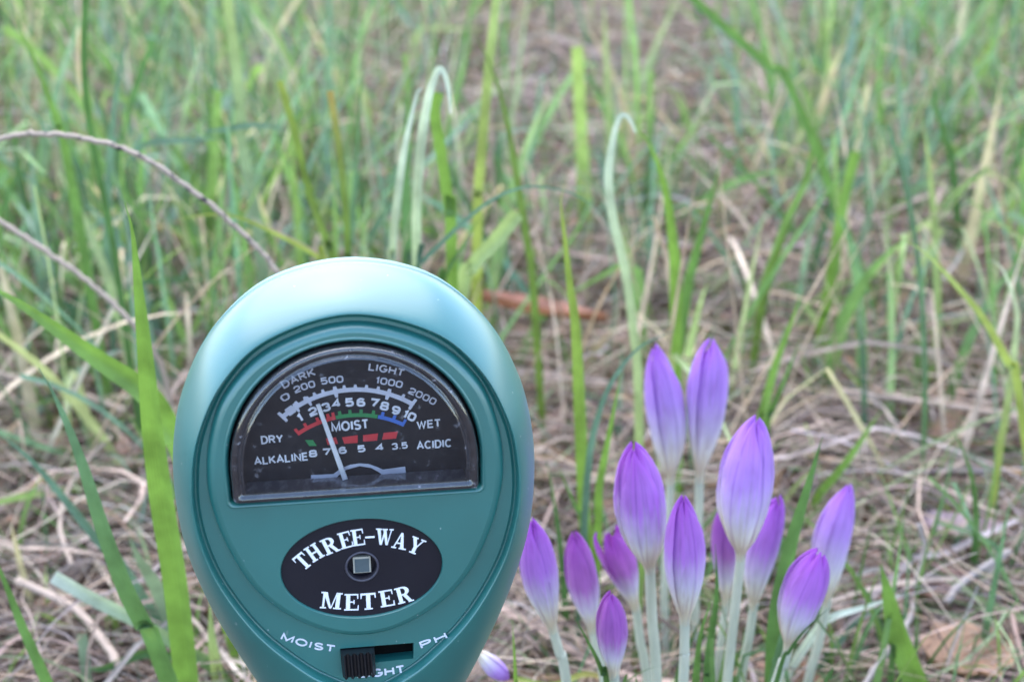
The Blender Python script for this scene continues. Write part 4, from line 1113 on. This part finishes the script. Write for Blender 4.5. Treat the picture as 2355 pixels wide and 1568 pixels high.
def stem(label, pts, dia_px, mat, name='dry_stem', cat='dry stem', taper=1.0):
    C_ = catmull(pts, 8)
    n_ = len(C_)
    k = np.mean([depth(c) for c in C_]) / PF
    C_ = C_ + rng.normal(0, .00012, C_.shape)
    r = dia_px / 2 * k * np.linspace(1, taper, n_) * (1 + rng.normal(0, .05, n_))
    V, F = tube(C_, r, 10)
    loc = Vector([float(x) for x in C_[-1]])
    o = mk(name, np.array(V) - np.array(loc), F, mat)
    o.location = loc
    return tag(o, label, cat, 'dead stems and twigs in the grass')
S1 = [at(*q_, .285) for q_ in [(-260, 700), (-170, 480), (-60, 345), (0, 320), (60, 309), (150, 312), (260, 336), (340, 368), (430, 430), (510, 492), (570, 548), (610, 590), (650, 650), (690, 760), (720, 900), (740, 1060)]]
S1.insert(0, np.array([S1[0][0] - .01, .285, 0])); S1.append(np.array([S1[-1][0] + .004, .285, 0.0]))
stem('black-mottled dry stem arching over from the left edge to behind the meter', S1, 12, M_STEM_MOTTLED)
stem('smooth pinkish dry stem slanting down from the left edge', [at(*q_, .31) for q_ in [(-60, 475), (0, 510), (80, 560), (180, 630), (250, 690), (310, 752)]] + [at(370, 840, .315), at(400, 980, .32)], 12, M_STEM)
stem('thick pale stalk lying against the lower left side of the meter', [on_ground(*q_, .012) for q_ in [(380, 1610), (450, 1568), (510, 1523), (565, 1482), (640, 1430)]], 19, M_STEM)
stem('grey twig bent upright in the straw at the lower right', [on_ground(1970, 1600, .026), on_ground(2030, 1510, .028), on_ground(2078, 1452, .03), at(2098, 1400, .272), at(2110, 1330, .277), at(2126, 1260, .281), at(2112, 1202, .284)], 14, M_TWIG, taper=.85)
stem('pale broken twig stub pointing right above the big dead leaf', [on_ground(*q_, .027) for q_ in [(2175, 1385), (2206, 1347), (2260, 1305), (2322, 1268)]], 17, M_TWIG)
stem('long pale straw stalk lying across the right edge', [on_ground(*q_, .024) for q_ in [(1930, 900), (2020, 912), (2150, 928), (2260, 945), (2380, 966)]], 17, M_STEM)
stem('thin straw stalk lying below the long pale one at the right', [on_ground(*q_, .024) for q_ in [(1900, 1060), (2010, 1075), (2150, 1115), (2300, 1185)]], 9, M_STEM)
stem('thin pale straw looping in the dead grass left of the meter', [on_ground(*q_, .024) for q_ in [(255, 1005), (200, 1060), (150, 1140), (140, 1220), (165, 1300)]], 10, M_STEM)
stem('pale straw lying slanted across the left edge under the wide blade', [on_ground(*q_, .024) for q_ in [(-20, 855), (70, 878), (180, 905), (290, 945)]], 16, M_STEM)
stem('pale stalk bending down right in the lower left straw', [on_ground(*q_, .024) for q_ in [(40, 1335), (110, 1365), (180, 1405), (235, 1470), (275, 1530)]], 20, M_STEM)

def dead_leaf(label, px, py, len_px, wid_px, rot, col, lobes, curl, z=.016):
    """a lobed leaf lying on the straw; rot in degrees on the ground"""
    c = on_ground(px, py, z)
    k = depth(c) / PF
    L_, Wd = len_px * k, wid_px * k * 1.0
    n_, m_ = 29, 9
    V, F, UV, CC = [], [], [], []
    r = math.radians(rot); ex = np.array([math.cos(r), math.sin(r), 0]); ey = np.array([-math.sin(r), math.cos(r), 0])
    ph = random.uniform(0, 6)
    for i in range(n_):
        t = i / (n_ - 1)
        w = Wd / 2 * (math.sin(math.pi * t ** .8) ** .7) * (1 + .38 * lobes * abs(math.sin(t * math.pi * 3.5)) - .2 * lobes)
        for j in range(m_):
            x = j / (m_ - 1) * 2 - 1
            zz = curl * L_ * (.5 * x * x + .35 * (t - .5) ** 2 * 2 + .10 * math.sin(6 * t + ph + 2 * x) + .06 * math.sin(13 * x + 5 * t)) - .04 * L_ * (abs(x) < .1)
            V.append(ex * L_ * (t - .5) + ey * (w * x) + np.array([0, 0, zz]))
            UV.append((j / (m_ - 1), t)); CC.append(np.array(col) * (.75 + .3 * random.random()) * (.7 if abs(x) < .1 else 1))
    for i in range(n_ - 1):
        for j in range(m_ - 1):
            F.append((i * m_ + j, i * m_ + j + 1, (i + 1) * m_ + j + 1, (i + 1) * m_ + j))
    o = mk('dead_leaf', V, F, M_DEAD, None, col=np.array(CC), uv=UV)
    o.location = [float(x) for x in c]
    return tag(o, label, 'dead leaf', 'dead leaves on the straw')
dead_leaf('large tan dead leaf in the bottom right corner', 2230, 1510, 230, 190, 25, (0.46, 0.28, 0.18), .8, .22, .019)
dead_leaf('pinkish brown dead leaf above the tan one at the lower right', 2130, 1345, 210, 130, 5, (0.40, 0.24, 0.20), .5, .22, .019)
dead_leaf('mauve curled dead leaf right of the far right crocus', 2215, 1225, 190, 100, -12, (0.42, 0.30, 0.31), .3, .24, .019)
dead_leaf('reddish brown strip of dead leaf lying behind the meter shoulder', 1240, 710, 330, 48, -24, (0.46, 0.22, 0.15), .2, .10, .036)
dead_leaf('orange dead leaf scrap under the arched stem', 640, 350, 120, 60, 30, (0.52, 0.33, 0.17), .4, .25, .03)
